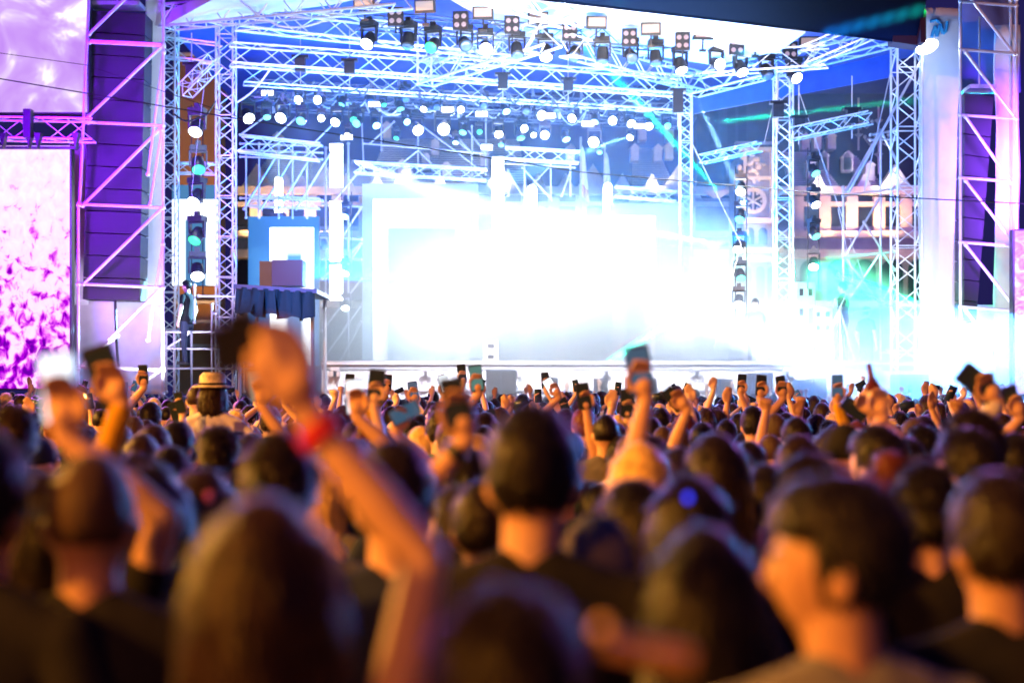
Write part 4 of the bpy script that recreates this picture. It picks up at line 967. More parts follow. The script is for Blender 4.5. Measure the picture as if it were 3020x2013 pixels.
def hair_mesh(style, yaw=0, seed=0, vox=.008):
    rg = random.Random(seed); m = MB(); Mz = Matrix.Rotation(yaw, 3, 'Z')
    hp = lambda x, y, z: HC + Mz @ Vector((x, y, z))
    if style == 'cropped': add_head(m, HC, 1, 32, 26, (.008, .50, -.35, 1), yaw); return strands(remesh(m, 'hair', .007, 2, [H['cropped brown']], .0012), 900, .008, .0012, rg, yaw)
    if style == 'short': add_head(m, HC, 1, 32, 26, (.022, .42, -.38, 1), yaw); m.ball(hp(0, .02, .085), (.062, .078, .05), 14, 10, Mz); return strands(remesh(m, 'hair', .007, 2, [H['black']], .003), 1800, .026, .0022, rg, yaw)
    if style == 'tousled':
        add_head(m, HC, 1, 32, 26, (.022, .42, -.45, 1), yaw)
        for k in range(46):
            a = rg.uniform(0, 6.28); t = rg.uniform(0, 1.15); d = Vector((math.sin(t) * math.cos(a) * .085, math.sin(t) * math.sin(a) * .1 - .004, math.cos(t) * .125)); m.ball(HC + Mz @ d, rg.uniform(.014, .026), 8, 6)
        return strands(remesh(m, 'hair', .008, 1, [H['dark brown']], .003), 2200, .038, .0026, rg, yaw, 1.0)
    if style in ('long', 'ponytail', 'bun', 'bob'):
        add_head(m, HC, 1, 32, 26, (.018, .45, -.45), yaw)
        if style == 'bun': m.ball(hp(0, -.05, .135), (.050, .048, .042), 16, 10); 
        if style == 'ponytail': cap_limb(m, [hp(0, -.10, .03), hp(0, -.145, -.02), hp(0, -.14, -.14), hp(0.01, -.13, -.26)], [.028, .034, .030, .010])
        if style in ('long', 'bob'):
            end = -.42 if style == 'long' else -.16
            for k in range(26):
                a = R(200 + 5.6 * k * 1.0 - 0) if False else math.pi + math.pi * k / 25
                x0, y0 = math.cos(a) * .088, math.sin(a) * .102
                if abs(y0) < .01: y0 = .01
                w = rg.uniform(-.010, .010); e = end * rg.uniform(.88, 1.04)
                pts = [hp(x0 * .75, y0 * .75, .07), hp(x0, y0, .0), hp(x0 * 1.02 + w, y0 * 1.0, -.10)]
                rr = [.022, .021, .022]
                if style == 'long': pts += [hp(x0 * 1.22 + w, -.075 + y0 * .35, -.24), hp(x0 * 1.3 - w, -.085 + y0 * .4, e)]; rr += [.021, .010]
                else: pts += [hp(x0 * 1.0 - w, y0 * .95, e)]; rr += [.012]
                cap_limb(m, pts, rr, 8)
        return strands(remesh(m, 'hair', vox, 1, [H['dark brown']], .0022), 2200, .06, .0024, rg, yaw, .25)
def cap_mesh():
    m = MB(); add_head(m, HC, 1, 28, 22, (.016, .30, .08), 0); m.loft([(HC + Vector((0, .11, .035)), (.07, 0, 0), (0, .065, 0)), (HC + Vector((0, .115, .042)), (.07, 0, 0), (0, .065, 0))], 16)
    return remesh(m, 'cap', .008, 2, [SHM['black']])
random.seed(3)
HAIR = {}
for st_, n_ in (('cropped', 1), ('short', 2), ('tousled', 2), ('long', 2), ('bob', 1), ('bun', 1), ('ponytail', 1)):
    HAIR[st_] = [hair_mesh(st_, 0, 11 + k) for k in range(n_)]
CAPM = cap_mesh()

PHN = {}
def phone(c, nrm, up, label, lit=None, sc=1, group='phones held up in the crowd'):
    """flat phone with bevelled body and glass screen; nrm = screen normal (toward the owner)"""
    if 'b' not in PHN:
        m = MB(); pts = []; w, h, r = .037, .074, .009
        for cx, cz, a0 in ((w - r, h - r, 0), (-w + r, h - r, 90), (-w + r, -h + r, 180), (w - r, -h + r, 270)):
            for k in range(4): a = R(a0 + 30 * k); pts.append((cx + r * math.cos(a), -.0045, cz + r * math.sin(a)))
        m.prism(pts, (0, .009, 0)); PHN['b'] = m.mesh('phone', BLACK)
        m = MB(); m.box((0, -.0052, 0), (.066, .001, .132)); PHN['s'] = m.mesh('screen', BLACK)
        m = MB()
        for z in (.055,): m.tube((.02, .0045, z), (.02, .0065, z), .007, n=12)
        PHN['l'] = m.mesh('camera_lens', BLACK)
    o = mobj('phone', PHN['b'], mat=PH_BODY['black' if not isinstance(lit, str) or lit != 'whitebody' else 'white']); s = mobj('screen', PHN['s'], o, mat=PH_SCR[lit or 'off']); mobj('camera_lens', PHN['l'], o)
    z = Vector(up).normalized(); y = -Vector(nrm); y = (y - z * y.dot(z)).normalized(); x = y.cross(z)
    o.matrix_world = Matrix.Translation(c) @ Matrix((x, y, z)).transposed().to_4x4() @ Matrix.Scale(sc, 4)
    tag(o, label, 'phone', group); return o
PH_BODY = {'black': BLACK, 'white': pm('phone_white', (.75, .74, .72), .3)}
def scr(nm, c, s):
    return screen_mat(nm, [(.3, tuple(x * .25 for x in c)), (.5, c), (.7, (min(1.2, c[0] * 1.6 + .3), min(1.2, c[1] * 1.6 + .3), min(1.2, c[2] * 1.6 + .3)))], 9, (1, 1.4), s, seed=2)
PH_SCR = {'off': pm('screen_off', (.02, .035, .045), .12), 'blue': emat('screen_blue', (.10, .32, .55), .3), 'white': emat('screen_white', (.85, .92, 1), 1.6), 'teal': emat('screen_teal', (.15, .55, .5), .35), 'grey': emat('screen_grey', (.30, .38, .5), .35), 'whitebody': pm('screen_off2', (.05, .03, .04), .15)}

# ---- one person
def person(pm_, loc, s, yaw, hair, hcol, shirt, label, skin=None, group=None, lean=0, hyaw_mesh=None):
    o = mobj('person', pm_['body'], mat=skin or SKIN)
    o.location = loc; o.scale = (s, s, s); o.rotation_euler = (0, 0, yaw)
    if hyaw_mesh: h = mobj('hair', hyaw_mesh, o, mat=H[hcol])
    elif hair == 'cap': h = mobj('cap', CAPM, o, mat=SHM[hcol])
    else:
        hm = HAIR[hair]; h = mobj('hair', hm[rnd.randrange(len(hm))], o, mat=H[hcol])
    mobj('shirt', pm_['shirt'], o, mat=SHM[shirt]); mobj('trousers', pm_['trousers'], o)
    for sd in (-1, 1): q = mobj('shoe', shoes_mesh(), o); q.location = (sd * .10, 0, 0)
    return tag(o, label, 'person', group)

STD = {'m': build_person('m', {}, vox=.014), 'f': build_person('f', {}, vox=.014)}
# raised-arm prototypes (right / left / both, phone or fist)
def armup(sd, x, y, z, curl=.5, **k):
    return dict(t=Vector((sd * x, y, z)), d=(sd * -.1, .05, 1), n=(0, -1, 0), curl=curl, **k)
PROTO = [
 build_person('m', {1: armup(1, .20, .20, 1.86)}, vox=.012), build_person('f', {-1: armup(-1, .18, .22, 1.84)}, vox=.012),
 build_person('f', {1: armup(1, .12, .26, 1.78), -1: armup(-1, .12, .26, 1.78)}, vox=.012),
 build_person('m', {1: armup(1, .30, .08, 1.88, .15), -1: armup(-1, .32, .06, 1.84, .15)}, vox=.012),
 build_person('m', {-1: armup(-1, .24, .12, 1.90, 1.5)}, vox=.012)]
# ================================================================== the crowd
def place_from(u, vtop, Y):
    """ground point and figure scale so that the top of the head shows at (u, vtop)"""
    top = P(u, vtop, Y); return Vector((top.x, Y, 0)), top.z / 1.765
used = []           # (x, y) of everyone
YEL = []
near = [
 # u, vtop, Y, sex, hair, haircolour, shirt, yaw deg, skin, label
 (1222, 940, 2.45, 'm', 'short', 'black', 'black', -6, SKIN, 'man with short dark hair and bare orange lit neck at the centre'),
 (205, 1035, 2.35, 'm', 'cropped', 'cropped brown', 'black', 4, SKIN2, 'man with close cropped hair and dark high collar jacket at the left'),
 (1170, 1375, 1.45, 'm', 'tousled', 'dark brown', 'black', 5, SKIN, 'dark haired head lowest in the middle of the picture'),
 (1620, 1215, 2.1, 'f', 'long', 'black', 'maroon', 0, SKIN, 'woman with long black hair and a lit rim between centre and right'),
 (2300, 1095, 2.3, 'm', 'short', 'dark brown', 'black', 8, SKIN2, 'broad man in black cut by the right edge'),
 (-60, 1000, 2.3, 'm', 'short', 'black', 'black', -10, SKIN2, 'dark man cut by the left edge'),
 (462, 1082, 3.2, 'f', 'bob', 'brown', 'maroon', 0, SKIN, 'woman with brown hair and a glowing rim behind the long haired woman'),
 (640, 1008, 3.1, 'm', 'tousled', 'dark brown', 'olive', 0, SKIN, 'dark head directly behind the raised forearm'),
 (905, 1020, 2.75, 'm', 'short', 'dark brown', 'navy', 0, SKIN, 'man with flat topped dark hair right of the raised arm'),
 (1645, 998, 3.9, 'f', 'long', 'dark brown', 'maroon', 0, SKIN, 'woman with long brown hair right of the blonde woman'),
 (1585, 1095, 2.9, 'f', 'long', 'black', 'navy', 0, SKIN, 'woman whose dark hair catches a blue glint'),
 (1372, 1185, 2.6, 'm', 'cap', 'grey', 'black', 0, SKIN, 'person in a grey cap right of the centre man'),
 (1465, 1105, 3.3, 'f', 'bob', 'black', 'black', 50, SKIN3, 'dark haired woman turning sideways below the blonde woman'),
 (1860, 1050, 3.6, 'm', 'tousled', 'dark brown', 'black', 0, SKIN, 'dark curly head behind the man in profile'),
 (1762, 1068, 4.3, 'f', 'long', 'black', 'black', 0, SKIN, 'black haired woman left of the man in profile'),
 (1942, 975, 4.8, 'm', 'cap', 'black', 'navy', 0, SKIN2, 'man in a backward black cap'),
 (2022, 982, 4.3, 'm', 'short', 'black', 'black', 35, SKIN3, 'man with orange lit cheek turning left beside the cap'),
 (2040, 1068, 3.6, 'f', 'bun', 'auburn', 'black', 0, SKIN, 'woman with a top bun at the right'),
 (2240, 948, 4.4, 'm', 'tousled', 'dark brown', 'mustard', 40, SKIN3, 'curly haired man at the right with a lit face edge'),
 (2232, 990, 3.8, 'm', 'short', 'black', 'mustard', 35, SKIN3, 'dark haired man with lit cheek in front of the curly man'),
 (2105, 958, 7.0, 'm', 'cropped', 'cropped brown', 'navy', 20, SKIN3, 'man with shaved sides near the bun'),
 (2190, 1058, 3.9, 'f', 'long', 'blonde', 'mustard', -20, SKIN, 'woman with long yellow blonde hair at the right'),
 (1835, 1000, 5.6, 'f', 'bob', 'brown', 'black', 0, SKIN, 'brown haired woman in the right middle crowd'),
 (1730, 935, 9.0, 'm', 'short', 'black', 'grey', 0, SKIN, 'man with round black hair left of the raised phone arms'),
 (1392, 948, 7.6, 'm', 'cropped', 'black', 'grey', 0, SKIN, 'man with round cropped head right of the centre man'),
 (1470, 1018, 4.0, 'f', 'long', 'blonde', 'beige', 0, SKIN3, 'woman with long golden blonde hair'),
 (1850, 1108, 3.1, 'f', 'long', 'dark brown', 'black', 0, SKIN, 'long dark hair partly hidden by the man in profile'),
 (2130, 1075, 3.2, 'm', 'tousled', 'black', 'black', 0, SKIN, 'dark curly head between the bun and the blonde woman'),
 (340, 1072, 3.0, 'f', 'bob', 'black', 'navy', 0, SKIN, 'dark head just behind the cropped man'),
 (500, 985, 5.6, 'm', 'tousled', 'dark brown', 'black', 0, SKIN, 'curly dark head left of the raised hand'),
 (350, 980, 6.0, 'm', 'short', 'brown', 'mustard', 0, SKIN, 'short brown hair in the left middle crowd'),
 (1010, 925, 9.2, 'm', 'short', 'black', 'olive', 0, SKIN, 'dark round head right of the tilted phone'),
 (30, 940, 5.0, 'm', 'tousled', 'brown', 'black', 20, SKIN, 'brown haired man near the left edge'),
 (270, 968, 6.5, 'm', 'cropped', 'brown', 'beige', 0, SKIN, 'orange lit cropped head below the dark gadget hand'),
 (1980, 1105, 3.3, 'm', 'short', 'dark brown', 'black', 0, SKIN, 'dark head behind the man in profile'),
 (1065, 1120, 3.6, 'f', 'bob', 'dark brown', 'maroon', 60, SKIN3, 'woman turned sideways left of the centre man'),
 (2010, 1390, 1.9, 'm', 'tousled', 'black', 'black', 0, SKIN2, 'dark shoulder and hair low at the right'),
]
near = near[:-1]
for (u, v, Y, sex, hr, hc, stt, yw, sk, lab) in near:
    Y *= 1.12
    loc, s = place_from(u, v, Y); used.append((loc.x, loc.y, .24))
    person(STD[sex], loc, s, R(yw), hr, hc, stt, lab, sk, 'people closest to the photographer' if Y < 4.5 else 'people in the middle of the crowd')
    if hc == 'blonde' and u < 2000: pass

# woman with raised right arm and camera (arm crosses the whole left half)
loc, s = place_from(602, 1150, 1.85)
Yh = 1.95
def loc2(u, v, Y, o, s): return (P(u, v, Y) - o) / s
arm = {1: dict(t=loc2(703, 950, Yh, loc, s), d=(-.26, .0, 1), n=(-.6, .8, 0), curl=.30, pole=(1, .2, -.35), slv=.2, kk=.84)}
body = build_person('f', arm, vox=.007)
person(body, loc, s, 0, 'long', 'brown', 'black', 'long haired woman stretching her right arm up with a red wristband', SKIN, 'people closest to the photographer')
used.append((loc.x, loc.y, .3))
S_, E_, W_ = [loc + x * s for x in body['arms'][1]]
m = MB(); d = (W_ - E_).normalized(); w0 = W_ - d * .018; a = d.orthogonal().normalized(); b = d.cross(a)
for k in range(20):
    t0, t1 = 2 * math.pi * k / 20, 2 * math.pi * (k + 1) / 20; q0 = a * math.cos(t0) + b * math.sin(t0); q1 = a * math.cos(t1) + b * math.sin(t1)
    m.prism([w0 + q0 * .031, w0 + q1 * .031, w0 + q1 * .034, w0 + q0 * .034], -d * .024)
tag(m.build('wristband', pm('red_band', (.65, .02, .03), .5)), 'red festival wristband on the raised wrist', 'wristband')
# black camera in that hand
hc_ = P(545, 792, Yh + .02); r = empty('camera_gadget', hc_); r.rotation_euler = (R(10), R(-12), R(10))
m = MB(); m.box((0, 0, 0), (.078, .05, .07)); m.box((.01, 0, .04), (.035, .03, .012)); bb = m.build('body', BLACK, r)
m = MB(); m.tube((-.005, .025, -.002), (-.005, .07, -.002), .026, .024, n=20); m.build('lens', BLACK, r)
m = MB(); m.tube((.04, .0, -.01), (.07, .0, -.03), .012, n=8); m.build('strap_lug', BLACK, r)
tag(r, 'black camera held up in the blurred raised hand', 'camera')

for u, v, Yc, nm, col, lb in ((1580, 1142, 2.62, 'hair_glint', (.02, .04, 1), 'small blue glint added as a glowing bead in dark hair right of centre'), (478, 1140, 2.95, 'pink_spot', None, 'small pink spot in the brown hair at the left')):  # glint of light in the hair put in as a glowing blue bead
    m = MB(); c_ = P(u, v, Yc); m.ball(c_, (.006, .005, .008), 14, 10); m.box(c_ + Vector((0, .006, 0)), (.012, .004, .02)) if not col else None; tag(m.build(nm, emat('blue_glint', col, 2.5) if col else pm('pink_bead', (.8, .1, .2), .4)), lb, 'hair clip')
# man in profile on the right
hy = R(62)
body = build_person('m', {}, yaw=hy, vox=.007)
HP = hair_mesh('short', hy, 5)
loc, s = place_from(1935, 1100, 2.1); used.append((loc.x, loc.y, .3))
o = person(body, loc, s, R(12), 'short', 'black', 'grey', 'man in profile looking left, cheek and ear lit, at the lower right', SKIN2, 'people closest to the photographer', hyaw_mesh=HP)
Mz = Matrix.Rotation(hy, 3, 'Z')
for sx in (-1, 1):
    m = MB(); m.ball(HC + Mz @ Vector((sx * .028, .079, .004)), .0125, 10, 8); m.build('eye', pm('eye_white', (.5, .45, .4), .2), o, True)
for sx in (-1, 1):
    m = MB(); m.tube(HC + Mz @ Vector((sx * .014, .096, .024)), HC + Mz @ Vector((sx * .044, .084, .026)), .0045, n=6); m.build('eyebrow', H['black'], o)
# sunglasses resting at the bottom centre
r = empty('sunglasses', P(1490, 1495, 1.22)); m = MB()
m.box((0, 0, 0), (.075, .012, .016), Euler((0, R(12), 0))); m.build('frame', pm('brown_frame', (.35, .16, .07), .7), r)
m = MB(); m.ball((-.040, -.012, .022), .007, 14, 10); m.build('reflection', pm('reflection_dot', (.95, .6, .2), .5), r, True)  # bright ball stands in for a shiny blurred reflection
tag(r, 'brown spectacles with a ball-shaped hinge low in the picture', 'sunglasses')

# people with arms that can be made out: hand pixel, depth, head pixel
raised = [
 # hand(u,v) wrist, Y, head(u, vtop), sex, hair, col, shirt, side, phone colour, phone offset px (du,dv), label
 (1485, 905, 4.9, 1560, 1035, 'm', 'short', 'dark brown', 'black', -1, 'blue', (-12, -52), 1.15, 'man holding a phone with dark case high right of centre'),
 (1345, 912, 8.6, 1300, 1010, 'm', 'cropped', 'black', 'grey', 1, 'off', (-8, -38), 1.1, 'person lifting a black phone tilted left'),
 (858, 925, 7.2, 818, 1010, 'f', 'bob', 'dark brown', 'white', 1, 'off', (4, -34), 1.15, 'pale lit arm holding a dark phone left of centre'),
 (905, 990, 6.6, 880, 1035, 'f', 'long', 'black', 'black', 1, 'blue', (38, -62), 1.0, 'thin arm with a sideways phone tilted to the right'),
 (285, 925, 4.3, 318, 1052, 'm', 'tousled', 'brown', 'mustard', -1, 'off', (-22, -38), 1.3, 'person in a mustard sleeve holding a dark gadget at the left'),
 (332, 890, 12, 345, 925, 'm', 'short', 'black', 'red', -1, 'off', (-2, -26), 1.1, 'person in a red shirt stretching a phone up by the left scaffold'),
 (150, 1005, 2.9, 110, 1090, 'f', 'bob', 'dark brown', 'black', 1, 'white', (-8, -55), 1.0, 'person filming with a bright phone at the left edge'),
 (1072, 1010, 3.7, 1110, 1110, 'm', 'short', 'dark brown', 'black', -1, 'off', (-30, -100), .9, 'bare forearm with a dark watch left of the centre head'),
 (1918, 905, 8.8, 1905, 985, 'f', 'long', 'dark brown', 'mustard', 1, 'blue', (0, -38), .95, 'straight arm holding a phone with a striped screen'),
 (2030, 960, 6.2, 2085, 1010, 'm', 'short', 'black', 'beige', -1, None, (-20, -50), 1, 'man lifting a dark bottle'),
 (2005, 950, 7.4, 1965, 985, 'f', 'ponytail', 'blonde', 'grey', 1, 'off', (-20, -5), 1, 'fair woman with crossed arm left of the bottle'),
 (2292, 925, 5.6, 2330, 1000, 'm', 'short', 'black', 'lilac white', -1, 'off', (-32, -30), 1.25, 'man in pale sleeves raising a black phone at the right edge'),
 (2345, 960, 7, 2352, 1010, 'f', 'bob', 'brown', 'teal', -1, 'off', (-10, -20), 1, 'raised arm cut by the right edge'),
 (1440, 965, 8.4, 1430, 1000, 'f', 'bob', 'dark brown', 'white', 1, 'off', (0, -42), 1.15, 'pale glowing arm holding a black phone under the big phone'),
 (602, 935, 6.6, 575, 1000, 'f', 'bob', 'dark brown', 'black', 1, 'teal', (-8, -30), 1, 'slim arm with a phone left of the wristband'),
 (888, 905, 13, 898, 935, 'm', 'short', 'dark brown', 'mustard', -1, 'off', (2, -20), 1.0, 'yellow lit arm with a small phone'),
 (1066, 880, 13.5, 1075, 925, 'f', 'bob', 'black', 'white', -1, 'off', (-4, -24), 1.1, 'slender arm lifting a black phone above the watch arm'),
 (1100, 905, 9.5, 1115, 950, 'm', 'short', 'dark brown', 'beige', -1, 'teal', (-6, -36), 1.2, 'open hand clasping a greenish phone'),
 (1700, 905, 12, 1698, 950, 'f', 'long', 'black', 'maroon', 1, 'off', (2, -20), 1, 'small dark phone in a raised hand right of centre'),
 (1745, 915, 11, 1742, 960, 'm', 'short', 'black', 'beige', 1, 'off', (2, -24), 1.1, 'hand with a tall grey phone before the speaker stack'),
 (1800, 915, 11, 1806, 950, 'm', 'short', 'dark brown', 'black', -1, 'off', (-5, -24), 1, 'raised hand with phone right of the speaker stack'),
 (1580, 940, 8, 1620, 1005, 'm', 'tousled', 'black', 'maroon', -1, 'off', (-20, -14), 1, 'arm reaching left with a dark phone'),
 (1640, 893, 14, 1645, 935, 'f', 'bob', 'brown', 'white', -1, None, (0, 0), 1, 'pointing arm without a phone'),
 (955, 925, 12, 965, 955, 'm', 'short', 'black', 'grey', -1, 'blue', (-4, -20), 1.1, 'hand with a glowing phone behind the tilted phone'),
 (800, 905, 13, 790, 935, 'm', 'tousled', 'brown', 'mustard', 1, 'off', (2, -18), 1.1, 'small raised phone right of the red wristband'),
 (1255, 900, 13, 1250, 935, 'f', 'bob', 'black', 'grey', 1, 'off', (-2, -20), 1, 'small phone seen above the centre head'),
 (1285, 912, 11.5, 1300, 940, 'f', 'bob', 'brown', 'beige', -1, 'white', (-14, -16), 1.1, 'phone with a bright picture tilted right of the centre head'),
 (820, 960, 6.4, 800, 1010, 'm', 'short', 'dark brown', 'black', 1, 'white', (-2, -22), 1.1, 'blurred arm with a blazing white phone'),
]
for (hu, hv, Y, u, v, sex, hr, hc, stt, sd, ph, (du, dv), ps, lab) in raised:
    loc, s = place_from(u, v, Y); used.append((loc.x, loc.y, .26))
    hnd = P(hu, hv, Y - .06)
    wr_l = (hnd - loc) / s
    fx = (P(hu + du, hv + dv, Y - .06) - hnd); dr = (Vector((fx.x, 0, fx.z)).normalized() + Vector((0, 0, .6))) if fx.length > .01 else Vector((0, 0, 1))
    bod = build_person(sex, {sd: dict(t=wr_l, d=dr, n=(0, -1, 0), curl=.5, pole=(sd * 1, 0, -.4), long=(stt in ('lilac white', 'mustard')))}, vox=.0095 if Y < 9 else .011)
    person(bod, loc, s, 0, hr, hc, stt, lab, SKIN3 if stt == 'white' else SKIN, 'people holding up an arm')
    wr = loc + bod['arms'][sd][2] * s
    if ph:
        pc = wr + Vector((fx.x, .018, fx.z)).normalized() * (.108 * s) + Vector((0, -.034, 0)); up = Vector((fx.x * .9, 0, abs(fx.z) + .02))
        if lab.startswith('thin arm'): up = Vector((.9, 0, .45))
        if lab.startswith('man in pale'): up = Vector((-.75, 0, .6))
        phone(pc, (0, -1, 0), up, {'off': 'dark', 'blue': 'blue glowing', 'white': 'white glowing', 'teal': 'green glowing', 'grey': 'grey'}[ph] + ' phone held by the ' + ' '.join(lab.split()[:9]), ph, ps)
    if 'dark bottle' in lab:
        c = wr + Vector((-.03, .02, .09)); r = empty('bottle', c); r.rotation_euler = (0, R(-12), 0)
        m = MB(); m.loft([((0, 0, -.09), (.030, 0, 0), (0, .030, 0)), ((0, 0, .04), (.032, 0, 0), (0, .032, 0)), ((0, 0, .09), (.014, 0, 0), (0, .014, 0)), ((0, 0, .15), (.012, 0, 0), (0, .012, 0))], 16)
        m.build('glass_body', pm('brown_glass', (.10, .02, .02), .1), r, True); m = MB(); m.tube((0, 0, -.02), (0, 0, .03), .0335, n=16); m.build('paper_band', PH_BODY['white'], r); tag(r, 'dark bottle with a white band lifted above the crowd', 'bottle')
    if 'dark watch' in lab:
        el, w2 = loc + bod['arms'][sd][1] * s, wr; d = (w2 - el).normalized(); m = MB(); m.tube(w2 - d * .03, w2 - d * .055, .034, n=18); m.ball(w2 - d * .042 + Vector((0, -.034, 0)), (.018, .008, .018), 12, 8)
        tag(m.build('wristwatch', BLACK), 'dark wristwatch on the bare forearm left of the centre head', 'watch')

# woman with a hat on somebody's shoulders, seen from behind
loc, s = Vector((P(488, 850, 10.5).x, 10.5, 0)), 1.0
loc.z = P(488, 862, 10.5).z - 1.765
bod = build_person('f', {1: dict(t=Vector((.30, .15, 1.28)), d=(.1, .2, 1), n=(-1, 0, 0), curl=.8), -1: dict(t=Vector((-.28, .15, 1.2)), d=(0, .5, .6), n=(1, 0, 0), long=True)}, vox=.011)
o = person(bod, loc, s, 0, 'bob', 'brown', 'lilac white', 'woman in a pale shirt and spotted sun hat rising above the crowd', SKIN)
m = MB(); m.loft([(HC + Vector((0, 0, .045)), (.15, 0, 0), (0, .17, 0)), (HC + Vector((0, 0, .055)), (.145, 0, 0), (0, .165, 0)), (HC + Vector((0, 0, .06)), (.100, 0, 0), (0, .12, 0)), (HC + Vector((0, 0, .13)), (.095, 0, 0), (0, .115, 0)), (HC + Vector((0, 0, .155)), (.07, 0, 0), (0, .09, 0))], 24)
hat = m.build('hat', pm('hat_spots', (.62, .56, .46), .8, var=.35, vscale=30), o, True)
m = MB(); m.loft([(HC + Vector((0, 0, .062)), (.103, 0, 0), (0, .123, 0)), (HC + Vector((0, 0, .078)), (.102, 0, 0), (0, .122, 0))], 24); m.build('hat_band', SHM['black'], hat)
loc = Vector((P(452, 872, 10.9).x, 10.9, 0)); loc.z = P(452, 880, 10.9).z - 1.765
person(build_person('m', {}, vox=.013), loc, 1, 0, 'cropped', 'brown', 'beige', 'big man in a cream shirt left of the hat woman', SKIN3)
used += [(loc.x, loc.y, .4), (P(488, 850, 10.5).x, 10.5, .4)]

# people at work on the stage
def sit_or_stand(u, v0, Y, stt, lab, z0, yaw, hr='short', hc='black', sc=1):
    a = P(u, v0, Y); person(STD['m'], Vector((a.x, Y, z0)), sc, R(yaw), hr, hc, stt, lab, SKIN3, 'people at work on the stage')
sit_or_stand(1936, 700, 31, 'black', 'camera operator in black standing at the tripod', Z0, 60, sc=.98)
sit_or_stand(1990, 760, 31.3, 'navy', 'stagehand bending beside the camera operator', Z0 - .55, -60)
sit_or_stand(1735, 730, 31.6, 'denim blue', 'musician in blue by the white plinth', Z0 - .35, 160)
sit_or_stand(430, 700, 29.6, 'black', 'technician in black on the scaffold under the left arch screen', P(430, 800, 29.6).z - .35, 70)
r = empty('tripod', P(1928, 828, 30.6)); m = MB(); m.box((0, 0, 1.25), (.16, .34, .18)); m.tube((0, -.1, 1.25), (0, -.35, 1.25), .06, n=14); m.build('video_camera', BLACK, r)
for k in range(3):
    a = k * 2.09 + .4; m = MB(); m.tube((0, 0, 1.12), (math.cos(a) * .4, math.sin(a) * .4, .005), .022); m.build('leg', STEEL, r)
tag(r, 'video camera on a tripod beside the operator', 'video camera')

# ---- the rest, row by row
def free(x, y, rr=.18):
    return all((x - a) ** 2 + (y - b) ** 2 > (rr * .5 + c * .8) ** 2 for a, b, c in used)
HS = ['short', 'short', 'tousled', 'cropped', 'long', 'long', 'bob', 'ponytail', 'bun', 'cap']
HCOL = ['dark brown', 'black', 'black', 'dark brown', 'brown', 'auburn']
SCOL = ['black', 'navy', 'grey', 'white', 'maroon', 'olive', 'denim blue', 'beige', 'teal', 'dark green', 'mustard', 'black', 'navy', 'grey']
LM = [(180, 'under the lower magenta screen'), (380, 'under the left white sheet'), (520, 'under the left towers'), (740, 'under the draped platform'), (900, 'under the edge of the stage'), (1100, 'below the largest screen'), (1200, 'before the large grey speaker'), (1400, 'below the middle screen'), (1580, 'below the right hand screen'), (1720, 'before the lamp column'), (1880, 'before the carved tower'), (2060, 'before the camera operator'), (2210, 'below the right white banner'), (9999, 'at the right edge of the crowd')]
DP = [(7, 'close behind the nearest heads'), (10.5, 'in the middle rows'), (15, 'in the farther rows'), (99, 'in the rows near the stage')]
seen = {}
cnt = 0
Y = 5.7
rows = []
while Y < 27.5:
    half = (1176 + 40) * Y / F; dx = .36 if Y < 12 else .40 if Y < 16 else .50
    x = -half + rnd.uniform(0, dx)
    while x < half:
        rows.append((x + rnd.uniform(-.10, .10), Y + rnd.uniform(-.16, .16))); x += dx * rnd.uniform(.85, 1.3)
    Y += .43 if Y < 12 else .50 if Y < 16 else .66
STUFF = []
tot = len(near) + len(raised) + 9
